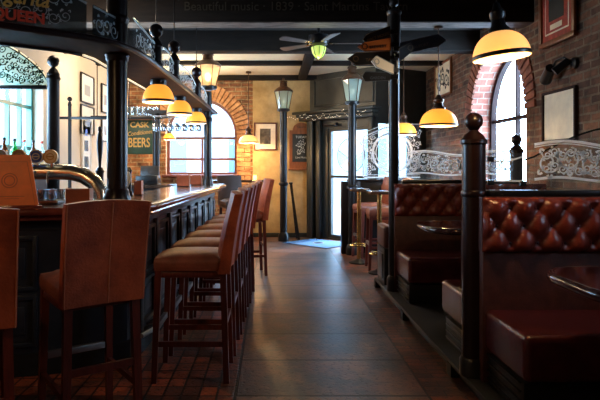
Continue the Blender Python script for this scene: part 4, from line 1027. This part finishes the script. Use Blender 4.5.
# rack of stemware
rk = thing('glass_rack', 'dark overhead rack for wine glasses by the arched window', 'rack', (0, 0, 2.03))
MB().bar((-1.72, 8.20, 0), (-1.10, 7.30, 0), .03, .05).build('beam', 'black', rk)
for i in range(2): MB().box((-1.33, 7.75+.14*i, 0), (.72, .02, .012)).build('rail', 'steel_dark', rk)
for y in (7.75, 7.89): MB().cyl((-1.03, y, 0), (-1.03, y, .072), .006, 6).build('hanger', 'steel_dark', rk)
def wine():
    return MB().lathe([(.034, 0), (.034, -.003), (.005, -.01), (.004, -.085), (.012, -.095), (.034, -.125), (.038, -.16), (.030, -.20), (.029, -.20), (.036, -.16), (.032, -.127), (.010, -.098), (.001, -.094)], 14, caps=False).build('wine_glass', 'clear')
wg = wine(); tag(wg, 'first wine glass from the left in the front row of the overhead rack', 'glass', 'wine glasses hanging from the rack'); wg.location = (-1.62, 7.75, 2.024)
for k in range(1, 14):
    c = wg.copy(); sc.collection.objects.link(c); c.location = (-1.62+.098*(k % 7), 7.75+.14*(k//7), 2.024); c['label'] = f'{ORD[k % 7]} wine glass from the left in the {["front", "back"][k//7]} row of the overhead rack'

# ------------------------------------------------------------------ behind the bar, left
bp = thing('newel_post', 'large black ball-topped post behind the taps at the far left', 'post', (-2.03, 5.2, 0))
MB().lathe([(.055, 0), (.055, 2.13), (.066, 2.15), (.055, 2.18)], 20).build('shaft', 'black', bp); ball_cap(bp, .05, 2.20, .055, 'black')
tp = thing('newel_post', 'slim black ball-topped post behind the bar next to the notice', 'post', (-2.60, 7.2, .952))
MB().lathe([(.022, 0), (.022, 1.16)], 14).build('shaft', 'black', tp); ball_cap(tp, .022, 1.18, .032, 'black')
rl = thing('wall_rail', 'black rail running across behind the bar at head height', 'rail', (-2.3, 7.2, 1.955)); MB().box((0, 0, 0), (.95, .03, .035), .004).build('bar', 'black', rl)
rl2 = MB().cyl((.46, 0, .0), (.46, 0, 1.175), .008, 6).build('hanger', 'black', rl)
glass_panel('back_bar_screen', 'pale arched etched glass screen behind the taps', (-2.80, 5.2), (-2.09, 5.2), 2.09, lambda t: .06+.40*math.cos(t*PI/2)**.75, 'screen_frost', 'etch_dark', dens=3, ew=.008, ecov=(.06, .92), seed=11, edge='led')
hr = MB().box((-2.45, 5.2, 2.072), (.72, .05, .035), .004).build('hanging_rail', 'black'); tag(hr, 'black rail under the pale arched etched screen', 'rail')
# left screen lower bottles
def bottle(name, mat, h=.30, r=.036):
    t = thing(name, '', 'bottle')
    MB().lathe([(r*.9, 0), (r, .008), (r, h*.58), (r*.85, h*.66), (r*.38, h*.76), (r*.34, h*.95), (r*.40, h*.96), (r*.40, h)], 16).build('body', mat, t)
    MB().lathe([(r*.42, h*.93), (r*.42, h*1.01)], 12).build('cap', 'red_paint' if 'clear' in mat else 'black', t)
    MB().lathe([(r*1.01, h*.18), (r*1.01, h*.46)], 16, caps=False).build('bottle_label', 'paper' if mat != 'bottle_clear' else 'badge_cream', t)
    return t
bs = [('bottle_green', 'green bottle'), ('bottle_clear', 'clear bottle'), ('bottle_brown', 'brown bottle')]
protos = [bottle('bottle', m) for m, _ in bs]
seq = [0, 1, 0, 2, 1, 0, 1, 1, 0, 2, 0, 1]
ordn = ['first', 'second', 'third', 'fourth', 'fifth', 'sixth', 'seventh', 'eighth', 'ninth', 'tenth', 'eleventh', 'twelfth']
used = set()
for i, s in enumerate(seq):
    loc = (-2.62+.15*(i % 2), 4.85+.105*i, 1.302); lab = f'{bs[s][1]}, {ordn[i]} from the near end of the back bar bottles'
    if s not in used: used.add(s); o = protos[s]; o.location = loc
    else: o = copy_tree(protos[s], loc)
    o['label'] = lab; o['group'] = 'bottles on the back bar'
bx = MB().box((-2.56, 5.42, 1.126), (.34, 1.4, .35), .01).build('bottle_step', 'black_wood'); tag(bx, 'dark raised step under the bottles on the back bar', 'shelf')
# plant at far left
pt = thing('potted_plant', 'leafy green plant at the far left edge on the back bar', 'plant', (-2.15, 4.35, 1.08)); pt.location = (-2.52, 4.35, .952)
MB().lathe([(.05, 0), (.07, .12), (.065, .12), (.06, .10)], 16).build('pot', 'badge_dark', pt)
lv = MB(); rnd = random.Random(3)
for i in range(60):
    a = rnd.uniform(0, 2*PI); r = rnd.uniform(.02, .22); z = .15+rnd.uniform(0, .75); m = T(r*math.cos(a), r*math.sin(a), z) @ RZ(a) @ RY(rnd.uniform(-.6, .9))
    lv.add([(0, 0, 0), (.05, .03, .01), (.11, 0, -.01), (.05, -.03, .01), (.05, 0, -.006)], [[0, 1, 4], [1, 2, 4], [2, 3, 4], [3, 0, 4]], m)
for i in range(7):
    a = 2*PI*i/7; lv.tube([(0, 0, .08), (.05*math.cos(a), .05*math.sin(a), .4), (.12*math.cos(a), .12*math.sin(a), .85)], .004, 5)
lv.build('foliage', 'leaf', pt, 80)
# chrome beer font arch
bf = thing('beer_font', 'polished steel arched beer tap rail standing on the bar', 'beer tap')
zt = 1.30; yy = 4.2
MB().tube([(-2.74, yy-.32, zt), (-2.2, yy-.15, zt), (-1.62, yy, zt), (-1.50, yy, zt-.005), (-1.41, yy, zt-.03), (-1.335, yy, zt-.08), (-1.29, yy, zt-.15), (-1.28, yy, zt-.22)], .060, 20).build('arch_tube', 'chrome', bf)
MB().lathe([(.075, 1.08), (.075, 1.092), (.054, 1.10)], 24, T(-1.28, yy, 0)).build('flange', 'chrome', bf)
bd = [(-1.985, 'badge_grey', 'badge_dark'), (-1.845, 'badge_dark', 'gold'), (-1.735, 'badge_blue', 'white_cer'), (-1.63, 'badge_cream', 'gold')]
for i, (x, m1, m2) in enumerate(bd):
    y = yy-.06-(.035 if i < 2 else 0); b = MB().cyl((x, y, 1.412), (x, y-.025, 1.412), .052, 24).build('tap_badge', m1, bf)
    r_ = MB(T(x, y-.026, 1.412)); ribbon(r_, [(.049*math.cos(a), .049*math.sin(a)) for a in [2*PI*k/24 for k in range(24)]], .007, .003, True); ribbon(r_, [(.026*math.cos(a), .022*math.sin(a)) for a in [2*PI*k/16 for k in range(16)]], .006, .003, True); ribbon(r_, [(-.03, 0), (.03, 0)], .009, .003)
    r_.build('badge_ring', m2, b)
    MB().cyl((x, yy-.05, 1.335), (x, yy-.055, 1.37), .016, 12).build('tap_neck', 'chrome', bf)
    MB().tube([(x, yy-.10, 1.30), (x, yy-.13, 1.29), (x, yy-.14, 1.22)], .009, 8).build('spout', 'chrome', bf)
tr_ = thing('drip_tray', 'steel drip tray beneath the beer taps', 'tray', (-1.78, 3.93, 1.082)); MB().box((0, 0, .012), (.62, .16, .024), .005).build('tray', 'steel_dark', tr_)
gl_ = MB()
gg = []
for i in range(8):
    o = MB().lathe([(.001, 0), (.026, 0), (.028, .008), (.033, .075), (.031, .075), (.025, .012), (.001, .01)], 14, caps=False).build('tumbler', 'clear') if i == 0 else gg[0].copy()
    if i: sc.collection.objects.link(o)
    o.location = (-1.74+.075*(i % 4)+(.03 if i > 3 else 0), 3.80-.02+.08*(i//4)+.07, 1.107); gg.append(o)
    tag(o, f'{ORD[i % 4]} tumbler from the left in the {["front", "back"][i//4]} row under the beer taps', 'glass', 'tumblers under the taps')
# hand pumps
def hand_pump(label, x, y, clip=False, z=1.08, tall=True):
    t = thing('hand_pump', label, 'beer pump', (x, y, z))
    MB().lathe([(.045, 0), (.045, .02), (.03, .04), (.03, .20), (.036, .22), (.02, .25)], 16).build('body', 'black', t)
    if tall: MB().lathe([(.010, .24), (.014, .30), (.024, .40), (.026, .46), (.018, .52), (.010, .545), (.016, .555), (.014, .58), (.002, .59)], 14).build('handle', 'black', t)
    MB().tube([(0, -.03, .15), (0, -.08, .14), (0, -.10, .06)], .012, 8).build('spout', 'chrome', t)
    if clip:
        c = MB(T(-.01, -.04, .13) @ RY(.25)); c.lathe([(.001, -.01), (.05, -.01), (.05, .0), (.001, .002)], 20, RX(PI/2) @ Matrix.Diagonal((.8, 1.7, 1, 1))); cc = c.build('pump_clip', 'white_cer', t)
    return t
hand_pump('black hand pump handle standing left of the bar column', -1.42, 4.62)
hand_pump('short tap pillar with a white oval clip right of the bar column', -1.30, 5.06, True, tall=False)
# leather menu and wooden boxes
mn = thing('menu_holder', 'large tan leather menu cover standing on the bar at the left edge', 'menu', (-1.62, 3.52, 1.082), .24)
mm = RX(-.16)
mc = MB(mm); mc.add([(-.24, -.012, 0), (.145, -.012, 0), (.085, -.012, .335), (-.24, -.012, .335), (-.24, .012, 0), (.145, .012, 0), (.085, .012, .335), (-.24, .012, .335)], [[0, 1, 2, 3], [7, 6, 5, 4], [0, 4, 5, 1], [1, 5, 6, 2], [2, 6, 7, 3], [3, 7, 4, 0]]); mc.build('cover', 'menu', mn)
em = MB(mm @ T(-.03, -.013, .17)); 
for r in (.045, .030): ribbon(em, [(r*math.cos(a), r*math.sin(a)) for a in [2*PI*k/24 for k in range(24)]], .006, .0015, True)
ribbon(em, [(-.07, -.10), (.09, -.10)], .004); ribbon(em, [(-.03, -.115), (.06, -.115)], .003); ribbon(em, [(-.21, -.16), (.155, -.16), (.10, .12), (-.21, .12)], .004, closed=True)
em.build('embossing', 'menu_emb', mn)
MB().box((-.04, -.01, .008), (.42, .08, .016), .004).build('foot', 'nosing', mn)
def wood_box(label, x, y, w_, d, h, rz=0):
    t = thing('napkin_box', label, 'box', (x, y, 1.082), rz, 'wooden boxes on the bar')
    b = MB(); tt = .008
    b.box((0, 0, tt/2), (w_, d, tt)); b.box((-w_/2+tt/2, 0, h/2), (tt, d, h)); b.box((w_/2-tt/2, 0, h/2), (tt, d, h)); b.box((0, -d/2+tt/2, h*.48), (w_-.01, tt, h*.96)); b.box((0, d/2-tt/2, h*.48), (w_-.01, tt, h*.96)); b.build('case', 'box_wood', t)
    MB().box((0, 0, h*.5), (w_-.03, d-.03, h*.85)).build('napkins', 'paper', t); return t
wood_box('open wooden napkin box under the steel tap rail', -1.27, 3.70, .15, .12, .115, .1)
wood_box('narrow wooden box on the bar right of the white pump clip', -1.20, 5.04, .065, .08, .13)
wood_box('wooden napkin box on the bar before the arched window', -1.11, 7.03, .15, .11, .15)
wood_box('wooden box on the far end of the bar beside the lantern column', -1.02, 7.55, .14, .10, .13)
tl = thing('card_reader_till', 'dark till standing inside the bar below the green sign', 'till', (-1.50, 6.6, 1.082)); tl.location = (-1.72, 7.78, 1.082)
MB().box((0, 0, .06), (.30, .24, .12), .01).build('base', 'black', tl); MB(RX(-.3)).box((0, .04, .20), (.26, .02, .16), .006).build('screen', 'dark_sign', tl)

# ------------------------------------------------------------------ fairy lights along the cornice, extractor etc.
fl = thing('fairy_lights', 'string of tiny white fairy lights draped along the entrance cornice', 'fairy lights')
pts = []
for i in range(61):
    u = -.35+i*(LA+.35)/60; p_ = mA @ Vector((max(u, .0), -.29, 2.24+.03*math.sin(i*1.3)-.05*math.sin(i*PI/15)**2))
    if u < 0: p_ = Vector((.71+u*1.2, 10.46, 2.24+.03*math.sin(i*1.1)-.25*u*0))
    pts.append(p_)
MB().tube(pts, .003, 4).build('wire', 'black', fl)
bulb = MB().sphere((0, 0, 0), .005, 8).build('bulb', 'fairy', fl); bulb.location = pts[0]
for i in range(1, 61): c = bulb.copy(); sc.collection.objects.link(c); c.parent = fl; c.location = pts[i]+Vector((0, 0, random.uniform(-.03, .03)))
dc = MB(mA).box((.55, -.07, 2.08), (.30, .08, .05), .01).build('door_closer', 'black'); tag(dc, 'dark door closer box above the entrance door', 'door closer')

# door mat
dm = thing('door_mat', 'blue door mat lying diagonally on the floor before the entrance', 'mat', (.80, 9.62, 0), -PI/4)
MB().box((0, 0, .005), (1.0, .78, .010), .002).build('border', 'mat_dark', dm); MB().box((0, 0, .0085), (.94, .72, .009), .002).build('pile', 'mat_blue', dm)
tx = MB(T(0, 0, .0135)); tx.lathe([(.10, 0), (.10, .001), (.08, .001), (.08, 0)], 24); tx.build('emblem', 'badge_grey', dm)
